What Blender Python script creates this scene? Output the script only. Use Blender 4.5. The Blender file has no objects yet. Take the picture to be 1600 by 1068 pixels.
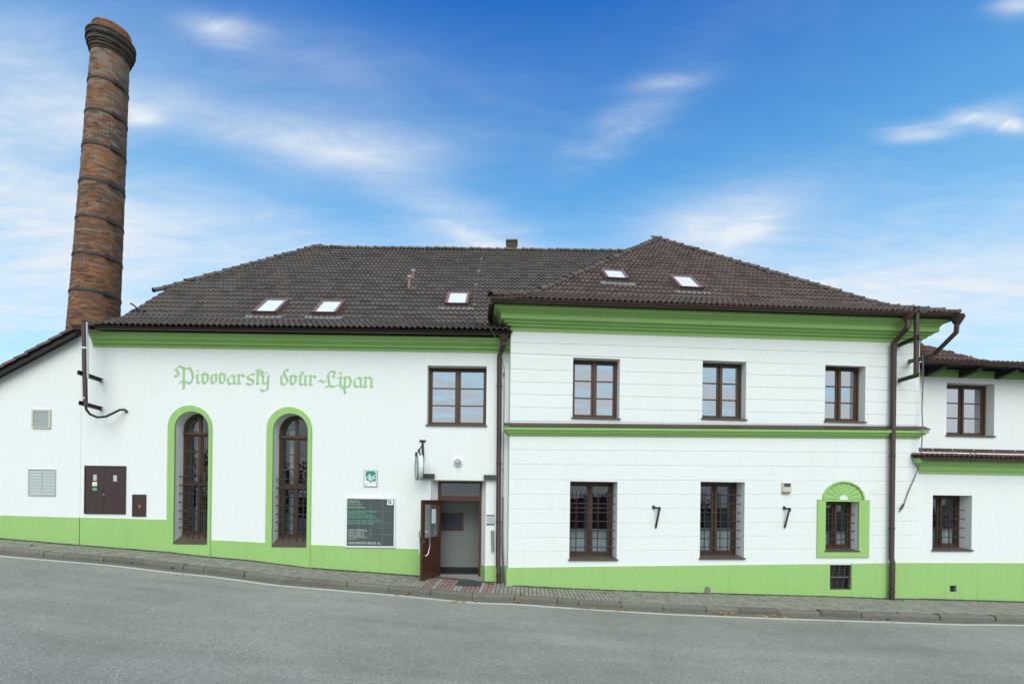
import bpy, bmesh, math, random
import numpy as np
from mathutils import Vector, Matrix
from mathutils.geometry import delaunay_2d_cdt
random.seed(7)
R = math.radians
sc = bpy.context.scene
COL = sc.collection

# ------------------------------------------------------------------ camera
FPX, CX, HY, ROLL, CZ = 754.0, 800.0, 778.0, R(0.7), 2.3
cd = bpy.data.cameras.new('camera'); cam = bpy.data.objects.new('camera', cd); COL.objects.link(cam)
cd.sensor_width = 36; cd.lens = FPX / 1600 * 36; cd.shift_y = (HY - 534) / 1600
cd.clip_start = 0.05; cd.clip_end = 3000
cr, sr = math.cos(ROLL), math.sin(ROLL)
m = Matrix(((cr, -sr, 0), (0, 0, -1), (sr, cr, 0)))
cam.matrix_world = Matrix.Translation((0, 0, CZ)) @ m.to_4x4()
sc.camera = cam

# ------------------------------------------------------------------ sky, sun, exposure
SUN_EL, SUN_AZ = 44.0, 177.0
sc.view_settings.view_transform = 'Standard'; sc.view_settings.look = 'None'
sc.view_settings.exposure = 1.10; sc.view_settings.gamma = 1; sc.view_settings.use_curve_mapping = False
world = bpy.data.worlds.new('World'); sc.world = world; world.use_nodes = True

class NT:
    def __init__(s, tree): s.t = tree; s.n = tree.nodes; s.l = tree.links
    def node(s, typ, **kw):
        n = s.n.new(typ)
        for k, v in kw.items(): setattr(n, k, v)
        return n
    def put(s, sock, v):
        if isinstance(v, bpy.types.NodeSocket): s.l.new(v, sock)
        else: sock.default_value = v
    def math(s, op, a, b=0.0, c=None, clamp=False):
        n = s.node('ShaderNodeMath', operation=op, use_clamp=clamp)
        s.put(n.inputs[0], a); s.put(n.inputs[1], b)
        if c is not None: s.put(n.inputs[2], c)
        return n.outputs[0]
    def vmath(s, op, a, b=(0, 0, 0)):
        n = s.node('ShaderNodeVectorMath', operation=op); s.put(n.inputs[0], a); s.put(n.inputs[1], b)
        return n.outputs[0]
    def noise(s, vec, scale, detail=4, rough=0.5, dist=0.0):
        n = s.node('ShaderNodeTexNoise'); s.put(n.inputs['Vector'], vec)
        n.inputs['Scale'].default_value = scale; n.inputs['Detail'].default_value = detail
        n.inputs['Roughness'].default_value = rough; n.inputs['Distortion'].default_value = dist
        return n.outputs['Fac']
    def ramp(s, fac, stops):
        n = s.node('ShaderNodeValToRGB'); s.put(n.inputs[0], fac); e = n.color_ramp.elements
        while len(e) < len(stops): e.new(0.5)
        for k, (p, c) in enumerate(stops):
            e[k].position = p; e[k].color = (c, c, c, 1) if not isinstance(c, tuple) else (*c, 1)
        return n.outputs[0]
    def mix(s, fac, a, b, mode='MIX'):
        n = s.node('ShaderNodeMix', data_type='RGBA', blend_type=mode); n.clamp_factor = True
        s.put(n.inputs[0], fac)
        for sk, v in ((n.inputs[6], a), (n.inputs[7], b)):
            s.put(sk, v if isinstance(v, bpy.types.NodeSocket) else (*v[:3], 1))
        return n.outputs[2]

def px_azel(x, y):
    u, v = (x - CX) / FPX, (HY - y) / FPX
    X, Z = u * cr - v * sr, u * sr + v * cr
    return math.atan2(X, 1), math.atan2(Z, math.hypot(X, 1))

def build_sky():
    w = NT(world.node_tree); w.n.clear()
    out = w.node('ShaderNodeOutputWorld'); bg = w.node('ShaderNodeBackground'); w.l.new(bg.outputs[0], out.inputs[0])
    bg.inputs[1].default_value = 0.1
    sky = w.node('ShaderNodeTexSky', sky_type='NISHITA'); sky.sun_disc = False
    sky.sun_elevation = R(SUN_EL); sky.sun_rotation = R(SUN_AZ); sky.air_density = 1.0; sky.dust_density = 0.6; sky.ozone_density = 3.0
    tc = w.node('ShaderNodeTexCoord'); d = tc.outputs['Generated']
    sp = w.node('ShaderNodeSeparateXYZ'); w.l.new(d, sp.inputs[0]); dx, dy, dz = sp.outputs
    az = w.math('ARCTAN2', dx, dy); el = w.math('ARCSINE', dz)
    # deepen the blue with height the way a polarised clear sky does
    base = w.mix(1.0, sky.outputs[0], w.ramp(w.math('MULTIPLY', el, 1.0), [
        (0.0, SKYT[0]), (0.34, SKYT[1]), (0.58, SKYT[2]), (0.80, SKYT[3]), (1.0, SKYT[4])]), 'MULTIPLY')
    # cloud layer overhead, drawn out along the street
    inv = w.math('DIVIDE', 1.0, w.math('ADD', w.math('MAXIMUM', dz, 0.0), 0.10))
    cv = w.node('ShaderNodeCombineXYZ'); w.l.new(w.math('MULTIPLY', dx, inv), cv.inputs[0]); w.l.new(w.math('MULTIPLY', dy, inv), cv.inputs[1])
    stre = w.node('ShaderNodeMapping'); w.l.new(cv.outputs[0], stre.inputs[0]); stre.inputs['Rotation'].default_value = (0, 0, R(5)); stre.inputs['Scale'].default_value = (0.62, 1.7, 1)
    n1 = w.noise(stre.outputs[0], 1.9, 7, 0.55, 0.9)
    n2 = w.noise(stre.outputs[0], 5.6, 9, 0.66, 1.5)
    n3 = w.noise(stre.outputs[0], 1.0, 3, 0.5)
    tex = w.math('ADD', w.math('MULTIPLY', n1, 0.48), w.math('MULTIPLY', n2, 0.52))
    total = w.math('MULTIPLY', w.math('SUBTRACT', n3, 0.52), 0.35)      # loose cirrus everywhere
    total = w.math('ADD', w.math('MAXIMUM', total, 0.0), w.math('MINIMUM', w.math('MULTIPLY', w.math('MAXIMUM', w.math('SUBTRACT', 0.55, dy), 0.0), 2.0), 0.78))   # broken cloud behind the viewer, mirrored by the panes; sides added to brighten the reveals
    veil = 0.0                      # broad thin cloud, smooth
    for (x, y, sx, sy, ang, amp) in CLOUDS:
        a0, e0 = px_azel(x, y)
        # local axes of the wisp on the sky dome (its long axis and its width, as directions)
        ca, sa = math.cos(R(ang)), math.sin(R(ang)); ax = px_azel(x + ca, y - sa); ay = px_azel(x - sa, y - ca)
        J = ((ax[0] - a0, ay[0] - a0), (ax[1] - e0, ay[1] - e0)); det = J[0][0] * J[1][1] - J[0][1] * J[1][0]
        da = w.math('SUBTRACT', az, a0); de = w.math('SUBTRACT', el, e0)
        p = w.math('ADD', w.math('MULTIPLY', da, J[1][1] / det / sx), w.math('MULTIPLY', de, -J[0][1] / det / sx))
        q = w.math('ADD', w.math('MULTIPLY', da, -J[1][0] / det / sy), w.math('MULTIPLY', de, J[0][0] / det / sy))
        r2 = w.math('ADD', w.math('MULTIPLY', p, p), w.math('MULTIPLY', q, q))
        g = w.math('MULTIPLY', w.math('POWER', 2.718, w.math('MULTIPLY', r2, -1.0)), amp)
        if sy >= 40: veil = w.math('ADD', veil, w.math('MULTIPLY', g, .55)); g = w.math('MULTIPLY', g, .45)
        total = w.math('ADD', total, g)
    haze = w.ramp(el, [(0.0, 0.9), (0.30, 0.48), (0.52, 0.17), (0.85, 0.0)])
    shaped = w.math('MULTIPLY', total, w.ramp(tex, [(0.32, 0.08), (0.50, 0.5), (0.68, 1.25)]))
    shaped = w.math('ADD', shaped, w.math('MULTIPLY', veil, w.ramp(n1, [(0.3, 0.45), (0.7, 0.95)])))
    alpha = w.math('MINIMUM', w.math('ADD', shaped, w.math('MULTIPLY', haze, w.math('ADD', 0.35, tex))), 1.0)
    col = w.mix(alpha, base, CLOUD_COL)
    w.l.new(col, bg.inputs[0])

SKYT = [(0.60, 1.04, 1.08), (0.22, 1.10, 1.16), (0.075, 0.92, 1.2), (0.028, 0.56, 1.14), (0.03, 0.48, 1.12)]
CLOUD_COL = (3.7, 4.0, 4.35)
CLOUDS = [  # direction (as seen), half sizes, tilt, density: the wisps that float over the street
    (110, 185, 190, 50, 4, .62), (520, 225, 230, 42, -7, .85), (350, 48, 58, 20, -10, 1.1), (1510, 186, 70, 14, 14, 1.0), (1570, 192, 60, 14, -6, 1.0), (1430, 208, 55, 13, 4, .95), (225, 185, 30, 12, -4, .6), (1140, 375, 70, 16, 28, .5), (740, 372, 60, 12, -24, .6),
    (180, 340, 330, 80, -6, .8), (980, 190, 110, 36, 35, .42), (1060, 128, 60, 14, 8, .35), (1130, 350, 150, 50, 15, .75), (720, 350, 120, 40, -20, .65),
    (1430, 460, 340, 85, 6, .95), (120, 440, 300, 70, 0, .65), (1590, 10, 40, 20, 10, .8), (50, 100, 190, 80, -10, .55), (800, 430, 400, 60, 0, .35), (500, 110, 300, 70, -10, .2)]
build_sky()

sd = bpy.data.lights.new('sun', 'SUN'); sd.energy = 1.35; sd.angle = R(56); sd.color = (1.0, .955, 0.81)
sun = bpy.data.objects.new('sun', sd); COL.objects.link(sun)
sv = Vector((math.sin(R(SUN_AZ)) * math.cos(R(SUN_EL)), math.cos(R(SUN_AZ)) * math.cos(R(SUN_EL)), math.sin(R(SUN_EL))))
sun.rotation_euler = sv.to_track_quat('Z', 'Y').to_euler(); sun.location = sv * 60

# ------------------------------------------------------------------ frames (wall planes) and pixel measurement
class Frame:
    """A vertical wall plane: u runs along it, d into the building, z up."""
    def __init__(s, O, a):
        s.O = Vector((O[0], O[1], 0)); s.e1 = Vector((math.cos(a), math.sin(a), 0)); s.e2 = Vector((-math.sin(a), math.cos(a), 0))
    def pt(s, u, d, z): return s.O + s.e1 * u + s.e2 * d + Vector((0, 0, z))
    def m(s, x, y, d=0.0):
        r = ray(x, y); o = Vector((0, 0, CZ))
        t = (s.O + s.e2 * d - o).dot(s.e2) / r.dot(s.e2); p = o + r * t
        return (p - s.O).dot(s.e1), p.z
    def u(s, x, y, d=0.0): return s.m(x, y, d)[0]
    def z(s, x, y, d=0.0): return s.m(x, y, d)[1]
    def rect(s, x0, y0, x1, y1, d=0.0):
        xm, ym = (x0 + x1) / 2, (y0 + y1) / 2
        return s.u(x0, ym, d), s.z(xm, y1, d), s.u(x1, ym, d), s.z(xm, y0, d)      # u0, z0, u1, z1
def ray(x, y):
    u, v = (x - CX) / FPX, (HY - y) / FPX
    return Vector((u * cr - v * sr, 1.0, u * sr + v * cr))
def at_depth(x, y, Y): return Vector((0, 0, CZ)) + ray(x, y) * Y

HF = Frame((0, 13.0), 0.0)                       # brewery hall front
c0 = at_depth(796, 715, 12.55)
WA = R(4.9)
WF = Frame((c0.x, c0.y), WA)                     # corner wing front
WW = WF.u(1436, 700)                             # width of the wing
LF = Frame((0, 12.990), 0.0)                     # lean-to front

# ------------------------------------------------------------------ mesh builder and object helpers
ORG = {}
class MB:
    def __init__(s): s.v = []; s.f = []
    def add(s, vs, fs):
        b = len(s.v); s.v += [tuple(p) for p in vs]; s.f += [tuple(b + i for i in f) for f in fs]; return s
    def quad(s, a, b, c, d): return s.add((a, b, c, d), ((0, 1, 2, 3),))
    def hexa(s, p):   # p: 4 bottom, 4 top
        return s.add(p, ((3, 2, 1, 0), (4, 5, 6, 7), (0, 1, 5, 4), (1, 2, 6, 5), (2, 3, 7, 6), (3, 0, 4, 7)))
    def box(s, F, u0, u1, d0, d1, z0, z1):
        return s.hexa([F.pt(u0, d0, z0), F.pt(u1, d0, z0), F.pt(u1, d1, z0), F.pt(u0, d1, z0),
                       F.pt(u0, d0, z1), F.pt(u1, d0, z1), F.pt(u1, d1, z1), F.pt(u0, d1, z1)])
    def wbox(s, c, sx, sy, sz, ex=Vector((1, 0, 0)), ey=Vector((0, 1, 0)), ez=Vector((0, 0, 1))):
        c = Vector(c); x, y, z = ex * sx / 2, ey * sy / 2, ez * sz / 2
        return s.hexa([c - x - y - z, c + x - y - z, c + x + y - z, c - x + y - z, c - x - y + z, c + x - y + z, c + x + y + z, c - x + y + z])
    def bar(s, p, q, w, h=None, up=Vector((0, 0, 1))):
        p, q = Vector(p), Vector(q); h = w if h is None else h
        t = (q - p).normalized(); a = t.cross(up)
        if a.length < 1e-3: a = t.cross(Vector((0, 1, 0)))
        a.normalize(); b = a.cross(t); a *= w / 2; b *= h / 2
        return s.hexa([p - a - b, p + a - b, q + a - b, q - a - b, p - a + b, p + a + b, q + a + b, q - a + b])
    def tube(s, pts, r, n=10, caps=True):
        pts = [Vector(p) for p in pts]; rs = r if isinstance(r, (list, tuple)) else [r] * len(pts)
        rings = []; ref = None
        for i, p in enumerate(pts):
            t = (pts[min(i + 1, len(pts) - 1)] - pts[max(i - 1, 0)]).normalized()
            if ref is None:
                ref = t.cross(Vector((0, 0, 1)));
                if ref.length < .1: ref = t.cross(Vector((0, 1, 0)))
            a = (ref - t * ref.dot(t)).normalized(); ref = a; b = t.cross(a)
            k = 1.0
            if 0 < i < len(pts) - 1:
                c = (pts[i + 1] - p).normalized().dot((p - pts[i - 1]).normalized()); k = 1 / max(.6, math.sqrt(max(.01, (1 + c) / 2)))
            rings.append([p + (a * math.cos(2 * math.pi * j / n) + b * math.sin(2 * math.pi * j / n)) * rs[i] * (1 + (k - 1) * .5) for j in range(n)])
        vs = [q for rg in rings for q in rg]; fs = []
        for i in range(len(pts) - 1):
            for j in range(n): fs.append((i * n + j, i * n + (j + 1) % n, (i + 1) * n + (j + 1) % n, (i + 1) * n + j))
        if caps: fs.append(tuple(range(n))[::-1]); fs.append(tuple((len(pts) - 1) * n + j for j in range(n)))
        return s.add(vs, fs)
    def plate(s, F, outer, holes, d0, d1, back=False, sides=True):
        """A sheet in the wall plane (outer outline minus holes, u-z points) with thickness d0 -> d1."""
        pts = []; edges = []
        for loop in [outer] + list(holes):
            b = len(pts); pts += [Vector(p) for p in loop]; edges += [(b + i, b + (i + 1) % len(loop)) for i in range(len(loop))]
        vo, eo, fo, ov, oe, of = delaunay_2d_cdt(pts, edges, [], 0, 1e-6)
        def inside(p, poly):
            c = False; n = len(poly)
            for i in range(n):
                a, b = poly[i], poly[(i + 1) % n]
                if (a[1] > p[1]) != (b[1] > p[1]) and p[0] < (b[0] - a[0]) * (p[1] - a[1]) / (b[1] - a[1]) + a[0]: c = not c
            return c
        keep = []
        for f in fo:
            c = [sum(vo[i][k] for i in f) / len(f) for k in (0, 1)]
            if inside(c, outer) and not any(inside(c, h) for h in holes): keep.append(tuple(f))
        s.add([F.pt(p[0], d0, p[1]) for p in vo], keep)
        if back: s.add([F.pt(p[0], d1, p[1]) for p in vo], [f[::-1] for f in keep])
        if sides:
            for loop in ([outer] if sides is True else []) + list(holes):
                n = len(loop)
                s.add([F.pt(p[0], d0, p[1]) for p in loop] + [F.pt(p[0], d1, p[1]) for p in loop], [(i, (i + 1) % n, n + (i + 1) % n, n + i) for i in range(n)])
        return s
    def sweep(s, rows, caps=False):
        n = len(rows[0]); fs = []
        for i in range(len(rows) - 1):
            for j in range(n - 1): fs.append((i * n + j, i * n + j + 1, (i + 1) * n + j + 1, (i + 1) * n + j))
        if caps: fs.append(tuple(range(n))); fs.append(tuple((len(rows) - 1) * n + j for j in range(n)))
        return s.add([p for r in rows for p in r], fs)
    def mesh(s, name, mat, org=(0, 0, 0), smooth=False, fix=True):
        me = bpy.data.meshes.new(name); o = Vector(org)
        me.from_pydata([tuple(Vector(p) - o) for p in s.v], [], s.f); me.materials.append(mat)
        if fix:
            bm = bmesh.new(); bm.from_mesh(me); bmesh.ops.recalc_face_normals(bm, faces=bm.faces); bm.to_mesh(me); bm.free()
        if smooth:
            me.shade_smooth()
            if smooth is not True: me.set_sharp_from_angle(angle=R(smooth))
        me.update(); return me
    def build(s, name, mat, parent=None, smooth=False, fix=True, org=None):
        o = org if org is not None else (ORG.get(parent.name, (0, 0, 0)) if parent else (0, 0, 0))
        ob = bpy.data.objects.new(name, s.mesh(name, mat, o, smooth, fix)); COL.objects.link(ob)
        if parent: ob.parent = parent; ORG[ob.name] = o
        elif org is not None: ob.location = org; ORG[ob.name] = o
        return ob
def thing(name, label, cat, loc=(0, 0, 0), group=None):
    o = bpy.data.objects.new(name, None); COL.objects.link(o); o.location = loc; ORG[o.name] = tuple(loc); o.empty_display_size = .2
    o['label'] = label; o['category'] = cat
    if group: o['group'] = group
    return o
def holder(name, parent):          # an Empty part that carries sub-parts
    o = bpy.data.objects.new(name, None); COL.objects.link(o); o.parent = parent; ORG[o.name] = ORG[parent.name]; o.empty_display_size = .2
    return o
def tag(o, label, cat, group=None, kind=None):
    if label: o['label'] = label
    if cat: o['category'] = cat
    if group: o['group'] = group
    if kind: o['kind'] = kind
    return o
def place(name, me, parent, M):
    o = bpy.data.objects.new(name, me); COL.objects.link(o); o.parent = parent
    org = Vector(ORG.get(parent.name, (0, 0, 0))); M = M.copy(); M.translation = M.translation - org; o.matrix_local = M
    return o
def frame_matrix(ex, ey, ez, loc):
    M = Matrix.Identity(4)
    for i in range(3): M[i][0], M[i][1], M[i][2], M[i][3] = ex[i], ey[i], ez[i], loc[i]
    return M
def disc(F, u, z, r, d0, d1, n=28):
    o = [(u + r * math.cos(2 * math.pi * k / n), z + r * math.sin(2 * math.pi * k / n)) for k in range(n)]
    return MB().plate(F, o, [], d0, d1, back=True)
def rpoly(u0, z0, u1, z1): return [(u0, z0), (u1, z0), (u1, z1), (u0, z1)]
def stroke_mesh(F, lines, half, d, thick=0.0):
    """Broad-nib pen strokes on a wall: each segment is the nib swept from p to q."""
    mb = MB(); k = 0
    hx, hz = half
    for ln in lines:
        for (p, q) in zip(ln[:-1], ln[1:]):
            dv = (q[0] - p[0], q[1] - p[1])
            a, b = (p[0] - hx, p[1] - hz), (p[0] + hx, p[1] + hz); c, e = (q[0] + hx, q[1] + hz), (q[0] - hx, q[1] - hz)
            L = math.hypot(*dv) or 1; t = (-dv[1] / L * .16 * math.hypot(hx, hz), dv[0] / L * .16 * math.hypot(hx, hz))
            # keep a hairline where the pen runs along its own edge
            hull = [(x + s * t[0], y + s * t[1]) for (x, y) in (a, b, c, e) for s in (-1, 1)]
            hull = convex(hull); dd = d - .00025 * (k % 24); k += 1
            mb.add([F.pt(x, dd, y) for (x, y) in hull], [tuple(range(len(hull)))])
    return mb
def convex(pts):
    pts = sorted(set((round(a, 6), round(b, 6)) for a, b in pts))
    def half(ps):
        h = []
        for p in ps:
            while len(h) >= 2 and (h[-1][0] - h[-2][0]) * (p[1] - h[-2][1]) - (h[-1][1] - h[-2][1]) * (p[0] - h[-2][0]) <= 0: h.pop()
            h.append(p)
        return h
    a, b = half(pts), half(pts[::-1]); return a[:-1] + b[:-1]
def pen(F, pts_lines, w, d):      # constant-width lines on a wall
    mb = MB(); k = 0
    for ln in pts_lines:
        for p, q in zip(ln[:-1], ln[1:]):
            dv = (q[0] - p[0], q[1] - p[1]); L = math.hypot(*dv) or 1
            n = (-dv[1] / L * w / 2, dv[0] / L * w / 2); t = (dv[0] / L * w / 4, dv[1] / L * w / 4); dd = d - .0002 * (k % 12); k += 1
            c = [(p[0] - n[0] - t[0], p[1] - n[1] - t[1]), (q[0] - n[0] + t[0], q[1] - n[1] + t[1]), (q[0] + n[0] + t[0], q[1] + n[1] + t[1]), (p[0] + n[0] - t[0], p[1] + n[1] - t[1])]
            mb.add([F.pt(x, dd, y) for x, y in c], [(0, 1, 2, 3)])
    return mb
def text_on(F, body, u0, z0, width, height, d, name, mat, parent):
    cu = bpy.data.curves.new('t', 'FONT'); cu.body = body; cu.resolution_u = 2
    ob = bpy.data.objects.new('t', cu); COL.objects.link(ob)
    me = bpy.data.meshes.new_from_object(ob.evaluated_get(bpy.context.evaluated_depsgraph_get()))
    bpy.data.objects.remove(ob)
    vs = [v.co.copy() for v in me.vertices]; fs = [tuple(p.vertices) for p in me.polygons]; bpy.data.meshes.remove(me)
    x0, x1 = min(v.x for v in vs), max(v.x for v in vs)
    sx = width / (x1 - x0); sz = height / 0.72
    mb = MB().add([F.pt(u0 + (v.x - x0) * sx, d, z0 + v.y * sz) for v in vs], fs)
    return mb.build(name, mat, parent)

# ------------------------------------------------------------------ materials
def new_mat(name):
    mt = bpy.data.materials.new(name); mt.use_nodes = True; t = NT(mt.node_tree); t.n.clear()
    out = t.node('ShaderNodeOutputMaterial'); b = t.node('ShaderNodeBsdfPrincipled'); t.l.new(b.outputs[0], out.inputs[0])
    return mt, t, b, out
def scaled(c, k): return tuple(x * k for x in c)
def surf(name, col, rough=.7, var=.08, vscale=1.5, fine=0.0, fscale=60, bump=0.0, bscale=80, bdist=.004, metal=0.0, island=0.0, tint=None, streak=0.0, spec=None):
    mt, t, b, _ = new_mat(name)
    pos = t.node('ShaderNodeNewGeometry').outputs['Position']
    c = t.mix(t.noise(pos, vscale, 5, .6), scaled(col, 1 - var), scaled(col, 1 + var))
    if fine: c = t.mix(t.ramp(t.noise(pos, fscale, 3, .7), [(.3, 0.), (.7, 1.)]), scaled(col, 1 - fine), scaled(col, 1 + fine)) if not var else t.mix(.5, c, t.mix(t.ramp(t.noise(pos, fscale, 3, .7), [(.3, 0.), (.7, 1.)]), scaled(col, 1 - fine), scaled(col, 1 + fine)))
    if streak:
        mp = t.node('ShaderNodeMapping'); t.l.new(pos, mp.inputs[0]); mp.inputs['Scale'].default_value = (5, 5, .25)
        c = t.mix(t.math('MULTIPLY', t.ramp(t.noise(mp.outputs[0], 1.0, 5, .65), [(.52, 0.), (.75, 1.)]), streak), c, scaled(col, .55))
    if island:
        g = t.node('ShaderNodeNewGeometry'); oi = t.node('ShaderNodeObjectInfo')
        rnd = t.math('FRACT', t.math('ADD', g.outputs['Random Per Island'], oi.outputs['Random']))
        c = t.mix(1.0, c, t.ramp(rnd, [(0., 1 - island), (.5, 1.), (1., 1 + island)]), 'MULTIPLY')
        if tint: c = t.mix(t.math('MULTIPLY', t.ramp(t.math('FRACT', t.math('MULTIPLY', rnd, 7.31)), [(.62, 0.), (.95, 1.)]), .8), c, tint)
    t.l.new(c, b.inputs['Base Color']); b.inputs['Roughness'].default_value = rough; b.inputs['Metallic'].default_value = metal
    if spec is not None: b.inputs['Specular IOR Level'].default_value = spec
    if bump:
        bp = t.node('ShaderNodeBump'); bp.inputs['Strength'].default_value = bump; bp.inputs['Distance'].default_value = bdist
        t.l.new(t.noise(pos, bscale, 4, .6), bp.inputs['Height']); t.l.new(bp.outputs[0], b.inputs['Normal'])
    return mt

WHITE = (.77, .785, .755); GREEN = (.31, .515, .165)
M = {}
M['white'] = surf('white_plaster', WHITE, .9, .035, .5, .04, 7, .35, 30, .008, streak=.06)
M['green'] = surf('green_plaster', GREEN, .88, .09, .8, .07, 9, .25, 45, .006, streak=.22)
M['pale_green'] = surf('pale_green_paint', (.36, .555, .275), .9, .06, 3)
M['bricolor'] = surf('metal_brown', (.060, .030, .026), .45, .12, 4, streak=.3)
M['darkmetal'] = surf('dark_iron', (.025, .022, .022), .5, .2, 8)
M['blackiron'] = surf('black_iron', (.022, .024, .028), .55, .15, 20)
M['wood'] = surf('window_wood', (.068, .032, .014), .45, .18, 6, .15, 30)
M['doorwood'] = surf('door_wood', (.075, .026, .012), .35, .2, 5, .2, 24)
M['sill'] = surf('sill_sheet', (.085, .062, .048), .5, .12, 5)
M['tile'] = surf('roof_tile_grey', (.092, .076, .062), .8, .4, .8, .25, 30, .4, 60, .006, island=.25, tint=(.12, .088, .066))
M['tile_wing'] = surf('roof_tile_brown', (.108, .073, .057), .8, .4, .9, .25, 30, .4, 60, .006, island=.28, tint=(.13, .088, .062))
M['tile_red'] = surf('roof_tile_red', (.15, .08, .06), .75, .3, 1.2, .25, 30, .4, 60, .006, island=.35, tint=(.09, .06, .05))
M['deck'] = surf('roof_underlay', (.03, .026, .024), .9, .2, 3)
M['ridge'] = surf('ridge_tile', (.090, .074, .060), .8, .4, 2, .3, 30, .5, 50, .008, island=.3, tint=(.13, .10, .065))
M['mortar'] = surf('mortar', (.20, .155, .115), .95, .2, 6)
M['band'] = surf('iron_band', (.035, .032, .034), .7, .3, 6)
M['copper'] = surf('skylight_cladding', (.21, .115, .092), .4, .12, 6)
M['flash'] = surf('lead_flashing', (.17, .19, .19), .5, .15, 8)
M['sky_glare'] = surf('white_sky_glare', (.74, .76, .76), .8, .05)  # white that imitates bright sky reflected in the roof windows
M['plastic'] = surf('white_plastic', (.72, .74, .73), .4, .03)
M['beige'] = surf('beige_plastic', (.55, .53, .42), .5, .05, 6)
M['greysheet'] = surf('grey_sheet', (.46, .50, .49), .5, .08, 8)
M['steel'] = surf('steel', (.55, .55, .53), .3, .08, 20, metal=.9)
M['cabinet'] = surf('cabinet_brown', (.047, .024, .022), .5, .2, 7, .15, 30, streak=.3)
M['yellow'] = surf('yellow_print', (.75, .60, .08), .6, .03)
M['stickgreen'] = surf('green_print', (.05, .42, .20), .6, .03)
M['black'] = surf('black_print', (.012, .012, .013), .6, .1)
M['teal'] = surf('teal_print', (.015, .22, .19), .5, .05)
M['signwhite'] = surf('sign_white', (.80, .83, .82), .5, .02)
M['slate'] = surf('board_slate', (.060, .078, .080), .7, .2, 3, .1, 20)
M['chalkw'] = surf('chalk_white', (.62, .68, .60), .9, .1, 30)
M['chalkg'] = surf('chalk_green', (.12, .48, .27), .9, .15, 30)
M['chalky'] = surf('chalk_yellow', (.45, .55, .30), .9, .15, 30)
M['gridline'] = surf('board_joint', (.28, .33, .33), .7, .1, 8)
M['redplastic'] = surf('red_plastic', (.45, .12, .05), .5, .05)
M['greydark'] = surf('dark_grey_box', (.045, .05, .052), .6, .1, 8)
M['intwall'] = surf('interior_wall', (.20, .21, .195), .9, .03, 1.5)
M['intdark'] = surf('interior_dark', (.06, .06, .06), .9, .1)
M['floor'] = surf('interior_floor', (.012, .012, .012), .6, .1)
M['rubber'] = surf('rubber_mat', (.045, .05, .05), .85, .2, 12, .3, 90, .5, 90)
M['concrete'] = surf('step_concrete', (.20, .19, .165), .95, .2, 3, .35, 70, .6, 60, .01)
M['kerb'] = surf('kerb_concrete', (.150, .145, .112), .95, .4, 2.6, .5, 45, .9, 30, .02, island=.18)
M['bed'] = surf('joint_sand', (.055, .052, .042), 1, .25, 4)
M['paver'] = surf('paver_grey', (.235, .225, .18), .95, .16, 1.1, .22, 70, .5, 70, .006, island=.16)
M['paver_red'] = surf('paver_red', (.25, .155, .125), .95, .12, 2, .2, 70, .5, 70, .006, island=.14)
M['paver_pale'] = surf('paver_pale', (.27, .275, .25), .95, .12, 2, .2, 70, .5, 70, .006, island=.12)
M['linepaint'] = surf('road_paint', (.52, .51, .46), .9, .3, 3, .25, 40, .4, 60)
M['grit'] = surf('kerbside_grit', (.145, .14, .105), 1, .35, 3, .4, 60, .6, 60, .008)
M['ground'] = surf('meadow_ground', (.07, .09, .035), 1, .4, .5, .3, 8)
M['leafy'] = surf('weed_leaf', (.07, .16, .025), .7, .3, 20)
M['dryleaf'] = surf('fallen_leaf', (.34, .20, .05), .85, .35, 30, island=.45)
M['bark'] = surf('bark', (.05, .042, .034), .95, .3, 4)
M['conifer'] = surf('conifer_leaf', (.03, .055, .022), .9, .35, 2, island=.35)
M['house_wall'] = surf('house_wall', (.42, .40, .36), .9, .1, 2)
M['house_roof'] = surf('house_roof', (.12, .018, .022), .8, .2, 2)
M['lace'] = surf('lace_curtain', (.62, .66, .70), .9, .25, 14, .3, 60)
M['picture'] = surf('dark_picture', (.02, .025, .045), .5, .8, 4)
M['signface'] = surf('sign_face', (.52, .63, .59), .95, .12, 5, spec=.05)
M['signdrum'] = surf('sign_drum', (.70, .72, .71), .9, .08, 5, spec=.1)
M['signrim'] = surf('sign_rim', (.22, .22, .21), .8, .1, 8, spec=.2)
M['cable'] = surf('black_cable', (.015, .015, .016), .6, .1)
M['wire'] = surf('grey_wire', (.16, .16, .16), .5, .2, 10)
M['terra'] = surf('vent_terracotta', (.30, .17, .15), .8, .2, 8)
M['capgrey'] = surf('vent_cap_grey', (.36, .34, .31), .8, .2, 8)

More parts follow.
